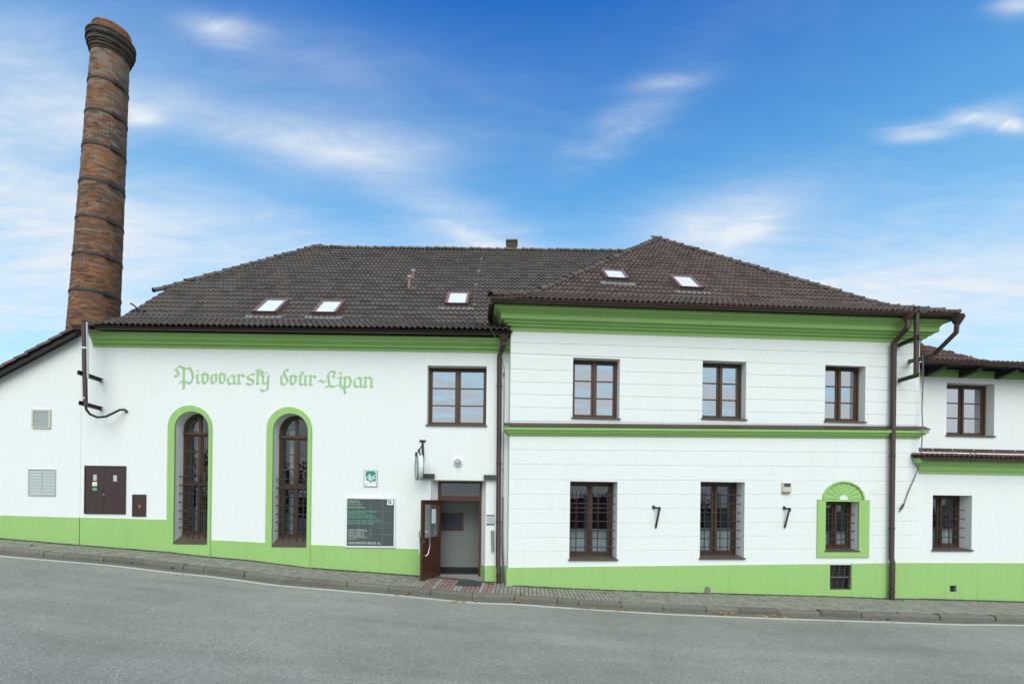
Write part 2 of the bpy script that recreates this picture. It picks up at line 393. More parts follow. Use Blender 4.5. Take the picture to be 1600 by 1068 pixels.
def mat_asphalt():
    mt, t, b, _ = new_mat('asphalt'); pos = t.node('ShaderNodeNewGeometry').outputs['Position']
    big = t.noise(pos, .35, 5, .6); med = t.noise(pos, 2.2, 5, .65)
    mp = t.node('ShaderNodeMapping'); t.l.new(pos, mp.inputs[0]); mp.inputs['Scale'].default_value = (.06, .9, 1); mp.inputs['Rotation'].default_value = (0, 0, R(-4))
    lanes = t.noise(mp.outputs[0], 1.6, 3, .5)
    c = t.mix(t.ramp(t.math('ADD', t.math('MULTIPLY', big, .45), t.math('ADD', t.math('MULTIPLY', med, .2), t.math('MULTIPLY', lanes, .35))), [(.38, 0.), (.64, 1.)]), scaled(ASPH, .80), scaled(ASPH, 1.16))
    vo = t.node('ShaderNodeTexVoronoi'); t.l.new(pos, vo.inputs['Vector']); vo.inputs['Scale'].default_value = 70
    sp = t.node('ShaderNodeSeparateColor'); t.l.new(vo.outputs['Color'], sp.inputs[0])
    c = t.mix(1.0, c, t.ramp(sp.outputs[0], [(0., .76), (.35, .94), (.75, 1.04), (.95, 1.18), (1., 1.7)]), 'MULTIPLY')
    c = t.mix(1.0, c, t.ramp(t.noise(pos, 24, 3, .7), [(.3, .88), (.7, 1.12)]), 'MULTIPLY')
    t.l.new(c, b.inputs['Base Color']); b.inputs['Roughness'].default_value = .95; b.inputs['Specular IOR Level'].default_value = .12
    bp = t.node('ShaderNodeBump'); bp.inputs['Strength'].default_value = .6; bp.inputs['Distance'].default_value = .006
    t.l.new(vo.outputs['Distance'], bp.inputs['Height']); t.l.new(bp.outputs[0], b.inputs['Normal'])
    return mt
ASPH = (.285, .285, .24)
M['asphalt'] = mat_asphalt()

def mat_brick():
    mt, t, b, _ = new_mat('chimney_brick'); g = t.node('ShaderNodeNewGeometry'); pos = g.outputs['Position']
    c = t.ramp(g.outputs['Random Per Island'], [(0., (.075, .040, .028)), (.3, (.16, .072, .038)), (.7, (.22, .092, .043)), (1., (.28, .13, .06))])
    c = t.mix(t.ramp(t.noise(pos, .9, 5, .6), [(.48, 0.), (.70, .65)]), c, (.36, .145, .045))          # orange weathering
    c = t.mix(t.ramp(t.noise(pos, 1.7, 6, .7), [(.47, 0.), (.68, .85)]), c, (.075, .075, .063))       # soot
    c = t.mix(t.ramp(t.noise(pos, 3.1, 5, .7), [(.66, 0.), (.8, .45)]), c, (.34, .27, .2))       # pale lime bloom
    t.l.new(c, b.inputs['Base Color']); b.inputs['Roughness'].default_value = .9
    bp = t.node('ShaderNodeBump'); bp.inputs['Strength'].default_value = .5; bp.inputs['Distance'].default_value = .008
    t.l.new(t.noise(pos, 40, 4, .7), bp.inputs['Height']); t.l.new(bp.outputs[0], b.inputs['Normal'])
    return mt
M['brick'] = mat_brick()
def mat_soot():
    return surf('sooty_brick', (.06, .05, .045), .95, .45, 3, .4, 20, .5, 40, .008, island=.5, tint=(.15, .085, .045))
M['soot'] = mat_soot()
def mat_glass(name, refl, tint):
    mt, t, b, out = new_mat(name); t.n.remove(b)
    tr = t.node('ShaderNodeBsdfTransparent'); tr.inputs[0].default_value = (*tint, 1)
    gl = t.node('ShaderNodeBsdfGlossy'); gl.inputs['Roughness'].default_value = .01; gl.inputs[0].default_value = (.95, .97, .98, 1)
    lw = t.node('ShaderNodeLayerWeight'); lw.inputs[0].default_value = .35
    mx = t.node('ShaderNodeMixShader'); t.l.new(t.math('ADD', refl, t.math('MULTIPLY', lw.outputs['Fresnel'], .6), clamp=True), mx.inputs[0])
    t.l.new(tr.outputs[0], mx.inputs[1]); t.l.new(gl.outputs[0], mx.inputs[2]); t.l.new(mx.outputs[0], out.inputs[0])
    return mt
M['glass'] = mat_glass('window_glass', .09, (.75, .78, .78))
M['clear'] = mat_glass('clear_glass', .04, (.97, .98, .98))
M['coated'] = mat_glass('coated_glass', .55, (.6, .62, .62))

# ------------------------------------------------------------------ levels of the street (measured where wall meets pavement)
base_px = [(0, 840.6), (128, 851.5), (263, 862), (332, 869.8), (400, 876), (489, 887), (640, 898), (757, 908.5), (791, 913.5), (889, 918.5), (1011, 923.5), (1180, 928), (1295, 931), (1388, 934.5), (1431, 935), (1600, 940)]
bx, bz = [], []
for x, y in base_px:
    F = HF if x < 789 else WF
    u, z = F.m(x, y, 0); p = F.pt(u, 0, z); bx.append(p.x); bz.append(p.z)
def zb(X):
    if X < bx[0]: return bz[0] + (bx[0] - X) * .06
    if X > bx[-1]: return bz[-1] - (X - bx[-1]) * .03
    return float(np.interp(X, bx, bz))
def Yw(X): return 13.0 if X < WF.O.x else WF.O.y + (X - WF.O.x) * math.tan(WA)
PSL = .018
def Yref(X): a, b = -1.2, .4; return 13.0 if X <= a else (Yw(X) if X >= b else 13.0 + (Yw(b) - 13.0) * (X - a) / (b - a))
def zpav(X, Y): return zb(X) - PSL * (Yref(X) - Y)
kerb_px = [(0, 856.5), (128, 865), (208, 874), (334, 885), (400, 893), (600, 917), (672, 922.5), (744, 926.5), (815, 932.5), (885, 937), (1000, 942), (1180, 948.5), (1355, 955.5), (1600, 963.5)]
kx, ky = [], []
for x, y in kerb_px:
    r = ray(x, y); Y = 11.0
    for _ in range(40): Y += .5 * ((zpav(r.x * Y, Y) - CZ) / r.z - Y)
    kx.append(r.x * Y); ky.append(Y)
KP = np.polyfit(kx, ky, 3); KD = np.polyder(KP)
def Yk(X):
    a, b = -13.5, 16.5
    Xc = min(max(X, a), b)
    return float(np.polyval(KP, Xc) + np.polyval(KD, Xc) * (X - Xc))
def zkerb(X): return zpav(X, Yk(X))
KH, CROSS = .125, .03
def zroad(X, w): return zkerb(X) - KH + CROSS * min(w, 12) - .00035 * min(w, 12) ** 2

# ground sheet, road, road edge, line
def sheet(name, xs, ws, zf, mat, yf=None):
    mb = MB(); rows = []
    for w in ws: rows.append([(X, Yk(X) - w, zf(X, w)) for X in xs])
    mb.sweep(rows); ob = mb.build(name, mat, fix=False)
    me = ob.data
    if me.polygons[0].normal.z < 0: me.flip_normals()
    return ob
def zg(X, w):
    Xc = min(max(X, -45), 45)
    if w < -40: return zb(Xc) - 1.5
    if w < 0: return zb(Xc) - .35
    if w <= 12: return zroad(Xc, w) - .25
    return zroad(Xc, 12) - .1 - min(4.2, max(0, (w - 14) * .32))
gx = [-500, -150, -80, -45] + [i * 3.0 for i in range(-14, 15)] + [45, 80, 150, 500]
tag(sheet('ground', gx, [-500, -120, -41, -39, -14, -.5, 0, 6, 11.9, 14, 20, 27, 40, 120, 500], zg, M['ground']), None, None, kind='structure')
rx = [-60, -45, -32, -24] + [i * .5 for i in range(-40, 49)] + [30, 40, 60]
tag(sheet('road', rx, [-.05, .4, 1, 2, 3.5, 5, 7, 9, 12], zroad, M['asphalt']), None, None, kind='structure')
tag(sheet('road_edge_grit', rx, [0.0, .12, .22, .30], lambda X, w: zroad(X, w) + .004, M['grit']), None, None, kind='structure')
tag(sheet('edge_line', rx, [.38, .53], lambda X, w: zroad(X, w) + .004, M['linepaint']), None, None, kind='structure')

# pavement: bed + individual pavers
ped = MB(); rows = []; bxs = [-60, -40, -25] + [-20 + .2 * i for i in range(226)] + [30, 60]
for f in (0, .2, .5, 1.0):
    rows.append([(X, Yk(X) + .1 + f * (Yw(X) + .6 - Yk(X)), zpav(X, Yk(X) + .1 + f * (Yw(X) + .6 - Yk(X))) - .022) for X in bxs])
ped.sweep(rows); pavement = ped.build('pavement', M['bed'], fix=False)
if pavement.data.polygons[0].normal.z < 0: pavement.data.flip_normals()
tag(pavement, None, None, kind='structure'); ORG[pavement.name] = (0, 0, 0)
def paver_mesh(mat, w=.1, l=.2, h=.05, g=.0045, c=.007):
    a, b = w / 2 - g, l / 2 - g; mb = MB()
    mb.add([(-a, -b, -h), (a, -b, -h), (a, b, -h), (-a, b, -h), (-a, -b, -c), (a, -b, -c), (a, b, -c), (-a, b, -c),
            (-a + c, -b + c, 0), (a - c, -b + c, 0), (a - c, b - c, 0), (-a + c, b - c, 0)],
           [(0, 1, 5, 4), (1, 2, 6, 5), (2, 3, 7, 6), (3, 0, 4, 7), (4, 5, 9, 8), (5, 6, 10, 9), (6, 7, 11, 10), (7, 4, 8, 11), (8, 9, 10, 11)])
    return mb
pm = {k: paver_mesh(None) for k in ('paver', 'paver_red', 'paver_pale')}; pm['half_paver'] = paver_mesh(None, l=.1); M['half_paver'] = M['paver']
pmesh = {k: pm[k].mesh(k, M[k]) for k in pm}
PITCH = .1032
redcol = {}
# arc length along kerb
ks = [-19.0]; kpts = []
s_list = []; X = -19.0; S = 0.0
while X < 24:
    dy = float(np.polyval(KD, min(max(X, -13.5), 16.5))); s_list.append((S, X)); dX = .05 / math.sqrt(1 + dy * dy); X += dX; S += .05
SA = np.array(s_list)
def X_of_s(s): return float(np.interp(s, SA[:, 0], SA[:, 1]))
def s_of_X(X): return float(np.interp(X, SA[:, 1], SA[:, 0]))
r0 = ray(655, 921); Y = 11.4
for _ in range(40): Y += .5 * ((zpav(r0.x * Y, Y) - CZ) / r0.z - Y)
S_RED = s_of_X(r0.x * Y)
pat = 'RRGRRRRGGRRRRGRR'
cells = []
ncol = int(SA[-1, 0] / PITCH)
base_i = int(round(S_RED / PITCH))
for i in range(ncol):
    s = S_RED + (i - base_i) * PITCH
    X0 = X_of_s(s + PITCH / 2); dy = float(np.polyval(KD, min(max(X0, -13.5), 16.5))); L = math.sqrt(1 + dy * dy)
    t = Vector((1 / L, dy / L, 0)); n = Vector((-dy / L, 1 / L, 0))
    k = i - base_i; kind = 'paver'
    if 0 <= k < 16: kind = 'paver_red' if pat[k] == 'R' else 'paver_pale'
    w = .158
    if i % 2 and kind == 'paver':
        P = Vector((X0, Yk(X0), 0)) + n * (w + .05); cells.append((P, t, n, 'half_paver')); w += .1
    for j in range(12):
        P = Vector((X0, Yk(X0), 0)) + n * (w + .1 + j * .2)
        if P.y > Yw(P.x) + .2: break
        cells.append((P, t, n, kind))
def pav_matrix(P, t, n):
    e = .05
    gx_ = (zpav(P.x + e, P.y) - zpav(P.x - e, P.y)) / (2 * e)
    ex = Vector((t.x, t.y, gx_ * t.x + PSL * t.y)).normalized(); ey = Vector((n.x, n.y, gx_ * n.x + PSL * n.y)).normalized()
    ez = ex.cross(ey); q = random.gauss(0, .004); ez2 = (ez + ex * random.gauss(0, .01) + ey * random.gauss(0, .01)).normalized()
    return frame_matrix(ex, ey, ez2, Vector((P.x, P.y, zpav(P.x, P.y) + random.gauss(0, .0018))))
def pscore(c):
    P = c[0]; return (P.x - .0) ** 2 + (P.y) ** 2 - (200 if 'paver_' in c[3] else 0)
cells.sort(key=pscore)
rest = {k: MB() for k in pm}
for k, (P, t, n, kind) in enumerate(cells):
    Mx = pav_matrix(P, t, n)
    if k < 300: place('paver', pmesh[kind], pavement, Mx)
    else:
        rest[kind].add([Mx @ Vector(v) for v in pm[kind].v], pm[kind].f)
for kind in rest:
    if rest[kind].v: tag(rest[kind].build('far_pavers', M[kind], pavement, fix=False), None, None, kind='stuff')

# kerb of separate stones
kb = MB(); kb.sweep([[(X, Yk(X) + .02, zkerb(X) - .03) for X in rx], [(X, Yk(X) + .12, zkerb(X) - .03) for X in rx], [(X, Yk(X) + .12, zkerb(X) - .3) for X in rx]])
kerb = kb.build('kerb', M['bed'], fix=False); tag(kerb, None, None, kind='structure'); ORG[kerb.name] = (0, 0, 0)
s = .35
while s < SA[-1, 0] - 1.1:
    ln = 1.0 if random.random() < .8 else random.choice([.5, .75])
    g = .008; Xa, Xb = X_of_s(s + g), X_of_s(s + ln - g)
    dz, dyj = random.gauss(0, .008), random.gauss(0, .008)
    mb = MB(); rows = []; N = 8
    for k in range(N + 1):
        X = Xa + (Xb - Xa) * k / N; jz = dz + random.gauss(0, .004); jy = random.gauss(0, .004) + dyj
        b = .022 + abs(random.gauss(0, .008)) + (.03 if k in (0, N) and random.random() < .3 else 0)
        zt = zkerb(X) + jz; y0 = Yk(X) - .02 + jy; y1 = Yk(X) + .155
        rows.append([(X, y0 - .012, zt - .30), (X, y0 - .006, zt - b - .03), (X, y0 + .004, zt - b), (X, y0 + b * .9, zt), (X, y1, zt + .002), (X, y1, zt - .2)])
    mb.sweep(rows, caps=True); mb.build('kerb_stone', M['kerb'], kerb)
    s += ln

# ------------------------------------------------------------------ roofs
def profile_fn(z0, s1, t1, t2):
    def z(s): return z0 + t1 * s if s <= s1 else z0 + t1 * s1 + t2 * (s - s1)
    return z
def tile_proto(w=.30, l=.40, amp=.050, th=.040, lift=.04):
    N = 12; mb = MB()
    xs = [w * i / N for i in range(N + 1)]
    def h(x): c = .5 - .5 * math.cos(2 * math.pi * (2 * x / w)); return amp * c ** 1.25
    f = [(x, 0, h(x) + lift) for x in xs]; b = [(x, l, h(x) * .92) for x in xs]; u = [(x, .006, h(x) + lift - th) for x in xs]
    mb.add(f + b, [(i, i + 1, N + 2 + i, N + 1 + i) for i in range(N)])
    mb.add(u + f, [(i, i + 1, N + 2 + i, N + 1 + i) for i in range(N)])
    return mb
TP = tile_proto()
TM = {}
def tile_roof(roof, F, u0, u1, d_eave, zf, smax, mat, clips, limit, pitch=.33, name='roof_tile', keep=None, uoff=0.0):
    """Rows of interlocking tiles laid from the eave up; clips are plan lines ((u,d) point, (nu,nd) outward normal)."""
    if mat.name not in TM: TM[mat.name] = TP.mesh('roof_tile', mat)
    # slope arc length -> plan distance
    tab = [(0.0, 0.0)]; s = 0.0
    while s < smax + .5:
        ds = .02; tab.append((tab[-1][0] + math.hypot(ds, zf(s + ds) - zf(s)), s + ds)); s += ds
    ta = np.array(tab); S = lambda a: float(np.interp(a, ta[:, 0], ta[:, 1]))
    amax = float(np.interp(smax, ta[:, 1], ta[:, 0])); items = []
    rows = int(amax / pitch) + 1; cols = int((u1 - u0) / .30) + 2
    for r in range(rows):
        s0 = S(r * pitch); s1 = S(r * pitch + .36)
        for c in range(cols):
            uu = u0 + c * .30 + uoff
            corners = [(uu, d_eave + s0), (uu + .3, d_eave + s0), (uu, d_eave + s1), (uu + .3, d_eave + s1)]
            sd = [max((p[0] - q[0]) * nrm[0] + (p[1] - q[1]) * nrm[1] for (q, nrm) in clips) if clips else -1 for p in corners]
            if min(sd) > 0: continue
            P = F.pt(uu, d_eave + s0, zf(s0)); Q = F.pt(uu, d_eave + s1, zf(s1))
            ex = F.e1; ey = (Q - P).normalized(); ez = ex.cross(ey)
            ez2 = (ez + ex * random.gauss(0, .010) + ey * random.gauss(0, .006)).normalized()
            items.append((frame_matrix(ex, ey, ez2, P + ez * random.gauss(0.002, .0025) + ey * random.gauss(0, .004)), max(sd) <= -.02, (P - Vector((0, 0, CZ))).length, r))
    items.sort(key=lambda i: (i[3] > 60, i[2]))
    mb = MB(); n = 0
    for Mx, inside, dist, r in items:
        if inside and n < limit: place(name, TM[mat.name], roof, Mx); n += 1
        else: mb.add([Mx @ Vector(v) for v in TP.v], TP.f)
    if mb.v:
        me = mb.mesh('upper_tiles', mat, ORG[roof.name], fix=False)
        bm = bmesh.new(); bm.from_mesh(me); o = Vector(ORG[roof.name])
        for (q, nrm) in clips:
            co = F.pt(q[0], q[1], 0) - o; no = F.e1 * nrm[0] + F.e2 * nrm[1]
            bmesh.ops.bisect_plane(bm, geom=bm.verts[:] + bm.edges[:] + bm.faces[:], plane_co=co, plane_no=no, clear_outer=True)
        bm.to_mesh(me); bm.free()
        ob = bpy.data.objects.new('upper_tiles', me); COL.objects.link(ob); ob.parent = roof; ob['kind'] = 'stuff'
def ridge_proto(l=.40, r0=.118, r1=.098):
    mb = MB(); N = 8; rows = []
    for (y, r, k) in ((0, r0 - .03, 0), (0, r0, 0), (.05, r0, 0), (.06, r0 - .012, 0), (l, r1, 0)):
        rows.append([(math.cos(math.pi * i / N) * r, y, math.sin(math.pi * i / N) * r) for i in range(N + 1)])
    return mb.sweep(rows)
RP = ridge_proto(); RM = {}
def ridge_line(roof, p, q, mat, pitch=.34):
    if mat.name not in RM: RM[mat.name] = RP.mesh('ridge_tile', mat)
    p, q = Vector(p), Vector(q); ey = (q - p).normalized(); ex = ey.cross(Vector((0, 0, 1))).normalized(); ez = ex.cross(ey)
    n = int((q - p).length / pitch)
    for k in range(n + 1):
        e2 = (ey + ez * random.gauss(-.045, .012) + ex * random.gauss(0, .015)).normalized(); x2 = e2.cross(ez).normalized()
        place('ridge_tile', RM[mat.name], roof, frame_matrix(x2, e2, x2.cross(e2), p + ey * k * pitch + ez * random.gauss(.0, .006)))
def poly(name, faces, mat, parent):
    mb = MB()
    for f in faces: mb.add(f, [tuple(range(len(f)))])
    return mb.build(name, mat, parent, fix=False)
def moulding(F, name, prof, path, mat, parent, zf):
    """prof: (out, up) pairs; path(o) -> list of plan points (u,d) for that amount of projection; zf(u) lifts the whole profile."""
    cols = [[F.pt(u, d, zf(u) + h) for (u, d) in path(o)] for (o, h) in prof]
    rows = [[cols[j][i] for j in range(len(prof))] for i in range(len(cols[0]))]
    mb = MB(); mb.sweep(rows, caps=True); return mb.build(name, mat, parent)
def gutter(F, parent, u0, u1, d, z0, z1, r=.075, step=.95):
    def zz(u): return z0 + (z1 - z0) * (u - u0) / (u1 - u0)
    mb = MB(); N = 8; rows = []
    for u in [u0 + (u1 - u0) * k / 30 for k in range(31)]:
        sec = [(d - r * math.cos(math.pi * i / N), -r * math.sin(math.pi * i / N)) for i in range(N + 1)]
        rows.append([F.pt(u, d - r * 1.1, zz(u) + .012)] + [F.pt(u, a, zz(u) + b) for a, b in sec] + [F.pt(u, d + r * .9, zz(u) + .03)])
    mb.sweep(rows)
    for u in (u0, u1): mb.add([F.pt(u, d - r * math.cos(math.pi * i / N), zz(u) - r * math.sin(math.pi * i / N)) for i in range(N + 1)], [tuple(range(N + 1))])
    g = mb.build('gutter', M['bricolor'], parent, smooth=40, fix=False)
    u = u0 + .5
    while u < u1 - .1:
        b = MB(); R2 = r + .006
        rows = [[F.pt(u + k, d - R2 * math.cos(math.pi * i / N), zz(u) - R2 * math.sin(math.pi * i / N)) for i in range(N + 1)] for k in (-.014, .014)]
        b.sweep(rows); b.bar(F.pt(u, d + R2 - .01, zz(u) - .01), F.pt(u + .03, d + R2 + .04, zz(u) - .07), .02)
        b.build('gutter_bracket', M['bricolor'], g); u += step
    return g

# ------------------------------------------------------------------ windows
def pane_quad(F, win, u0, z0, u1, z1, d, mat, poly_=None):
    a, b = random.gauss(0, .0016), random.gauss(0, .0016)
    pts = poly_ if poly_ else rpoly(u0, z0, u1, z1); uc, zc = (u0 + u1) / 2, (z0 + z1) / 2
    MB().add([F.pt(u, d + a * (u - uc) * 2 + b * (z - zc) * 2, z) for u, z in pts], [tuple(range(len(pts)))]).build('pane', mat, win, fix=False)
def sash(F, win, u0, z0, u1, z1, d, rows, mat, st=.05, mt=.028, dep=.045, glass='glass', colsplit=1):
    iu0, iu1, iz0, iz1 = u0 + st, u1 - st, z0 + st * 1.1, z1 - st
    H = iz1 - iz0; holes = []; tot = sum(rows); z = iz1
    for k, r in enumerate(rows):
        h = (H - mt * (len(rows) - 1)) * r / tot
        holes.append((iu0, z - h, iu1, z)); z -= h + mt
    MB().plate(F, rpoly(u0, z0, u1, z1), [rpoly(*h) for h in holes], d, d + dep).build('sash', mat, win)
    for h in holes: pane_quad(F, win, h[0] - .004, h[1] - .004, h[2] + .004, h[3] + .004, d + .024, M[glass])
def sill_piece(F, win, u0, u1, z, d, rise, over=.045, side=.03, drip=.035):
    mb = MB()
    sec = [(d + .01, z + rise), (-over, z), (-over, z - drip), (-over + .012, z - drip), (-over + .012, z - .012), (d + .01, z + rise - .03)]
    mb.sweep([[F.pt(u, a, b) for a, b in sec] for u in (u0 - side, u1 + side)], caps=True)
    mb.build('sill', M['sill'], win)
def curtain(F, win, u0, u1, z0, z1, d, seed):
    rnd = random.Random(seed); N = 60; ph = rnd.random() * 6
    rows = [[F.pt(u0 + (u1 - u0) * k / N, d + .018 * math.sin(k * 1.1 + ph) + .012 * math.sin(k * .43 + ph * 2), z) for k in range(N + 1)] for z in (z0, z1)]
    MB().sweep(rows).build('curtain', M['lace'], win, smooth=True, fix=False)
def cas_window(F, B, rect, d, rows, glass='glass', sill=None, fr=.055, label=None, lace=0.0, name='window', wood='wood', mull=.05):
    u0, z0, u1, z1 = rect
    if sill: z0 += sill
    um = (u0 + u1) / 2; st = M[wood]
    holes = [(u0 + fr, z0 + fr * .9, um - mull / 2, z1 - fr), (um + mull / 2, z0 + fr * .9, u1 - fr, z1 - fr)]
    w = MB().plate(F, rpoly(u0 + .001, z0 + .001, u1 - .001, z1 - .001), [rpoly(*h) for h in holes], d, d + .08).build(name, st, B)
    if label: w['label'] = label
    for h in holes: sash(F, w, h[0] + .002, h[1] + .002, h[2] - .002, h[3] - .002, d + .02, rows, st, glass=glass)
    MB().bar(F.pt(um, d - .008, z0 + fr), F.pt(um, d - .008, z1 - fr), mull * .8, .016, up=F.e2).build('astragal', st, w)
    if lace: curtain(F, w, u0 + fr, u1 - fr, z0 + .05, z0 + (z1 - z0) * lace, d + .13, hash((round(u0, 2), 1)) % 999)
    if sill is not None: sill_piece(F, w, rect[0], rect[2], rect[1], d, sill)
    return w
def grille(F, w, us, zs, u0, u1, d, top, bot, r=.0125):
    for z in zs: MB().tube([F.pt(u0, d, z), F.pt(u1, d, z)], r, 8).build('grille_bar', M['blackiron'], w)
    for u in us: MB().tube([F.pt(u, d - .016, bot), F.pt(u, d - .016, top), F.pt(u, d - .016, top + .035)], [r * 1.1, r * 1.1, .003], 8).build('grille_bar', M['blackiron'], w)

# ------------------------------------------------------------------ THE BREWERY HALL (long left building)
Z_DOWN = -1.2
hall = thing('brewery_hall', 'long white building with two tall arched windows, green lettering and an open front door', 'building', (-5, 13, zb(-5)))
HU0 = HF.u(126.5, 680); HU1 = WF.O.x + .04
arch = []
for (xl, xr, top, sp, bot, oxl, oxr, otop) in ((273.4, 326.4, 642.7, 669, 847.5, 262.6, 330.8, 633.3), (426.6, 481, 645.8, 672.5, 852, 416.6, 486.6, 635.7)):
    yc = (sp + bot) / 2
    u0, u1 = HF.u(xl, yc), HF.u(xr, yc); z0, zt = HF.z((xl + xr) / 2, bot), HF.z((xl + xr) / 2, top)
    ou0, ou1 = HF.u(oxl, yc), HF.u(oxr, yc); ozt = HF.z((xl + xr) / 2, otop)
    arch.append(dict(u0=u0, u1=u1, z0=z0, r=(u1 - u0) / 2, uc=(u0 + u1) / 2, zs=zt - (u1 - u0) / 2, ou0=ou0, ou1=ou1, orr=(ou1 - ou0) / 2, ouc=(ou0 + ou1) / 2, ozs=ozt - (ou1 - ou0) / 2))
def arch_poly(u0, u1, z0, zs, n=20):
    r, uc = (u1 - u0) / 2, (u0 + u1) / 2
    return [(u0, z0), (u1, z0)] + [(uc + r * math.cos(math.pi * k / n), zs + r * math.sin(math.pi * k / n)) for k in range(n + 1)]
UWIN = HF.rect(667.6, 571.2, 760, 663.5)
du0, _, du1, dz1 = HF.rect(672.8, 749.8, 758.6, 897)
THR = HF.z(718, 897.5, .35)                                   # threshold level
DOOR = (du0, THR - .16, du1, dz1)
holes = [arch_poly(a['u0'], a['u1'], a['z0'], a['zs']) for a in arch] + [rpoly(*UWIN), rpoly(*DOOR)]
zc_l, zc_r = HF.z(137, 541.5), HF.z(790, 551.5)
WTOP = HF.z(400, 517)
mb = MB().plate(HF, rpoly(HU0, Z_DOWN, HU1, WTOP - .14), holes, 0, .10, sides='holes')
mb.build('wall', M['white'], hall)
def reveal(F, loop, d0, d1, skip=()):
    mb = MB(); n = len(loop)
    for i in range(n):
        if i in skip: continue
        a, b = loop[i], loop[(i + 1) % n]; mb.quad(F.pt(*((a[0], d0, a[1]))), F.pt(b[0], d0, b[1]), F.pt(b[0], d1, b[1]), F.pt(a[0], d1, a[1]))
    return mb
for h, dd in ((holes[0], .34), (holes[1], .34), (holes[2], .27)): reveal(HF, h, .10, dd).build('reveal', M['white'], hall)
# back and end walls so that the house is closed
mb = MB(); mb.quad(HF.pt(HU0, 0, Z_DOWN), HF.pt(HU0, 12.2, Z_DOWN), HF.pt(HU0, 12.2, WTOP + .0), HF.pt(HU0, 0, WTOP + .0))
mb.quad(HF.pt(HU0, 12.2, Z_DOWN), HF.pt(4.4, 12.2, Z_DOWN), HF.pt(4.4, 12.2, WTOP + .0), HF.pt(HU0, 12.2, WTOP + .0))
mb.quad(HF.pt(4.4, .8, Z_DOWN), HF.pt(4.4, 12.2, Z_DOWN), HF.pt(4.4, 12.2, WTOP + .0), HF.pt(4.4, .8, WTOP + .0)); mb.build('rear_wall', M['white'], hall, fix=False)
MB().quad(HF.pt(HU0, 2.6, THR), HF.pt(-2.75, 2.6, THR), HF.pt(-2.75, 2.6, WTOP - .1), HF.pt(HU0, 2.6, WTOP - .1)).build('dark_backing', M['intdark'], hall, fix=False)  # dark sheet added so the arched windows look unlit inside
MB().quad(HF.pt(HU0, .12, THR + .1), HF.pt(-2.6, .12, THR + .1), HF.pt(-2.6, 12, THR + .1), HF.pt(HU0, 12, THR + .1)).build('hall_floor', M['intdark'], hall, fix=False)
# plinth: stepped painted socle, 2 cm proud
def plinth(F, B, pts, d=-.02, name='plinth'):   # pts: top line [(x,y)..] px left->right ; bottom runs below the pavement
    top = [F.m(x, y, d) for x, y in pts]
    poly_ = [(top[0][0], Z_DOWN)] + [(top[-1][0], Z_DOWN)] + [t for t in reversed(top)]
    return MB().plate(F, poly_, [], d, .02).build(name, M['green'], B)
plinth(HF, hall, [(125, 807.8), (266, 811.5)]); plinth(HF, hall, [(328.5, 843), (420, 847.5)]); plinth(HF, hall, [(484, 850.4), (657, 857.5), (672.9, 858)])
plinth(HF, hall, [(758.7, 883), (797, 883.5)])
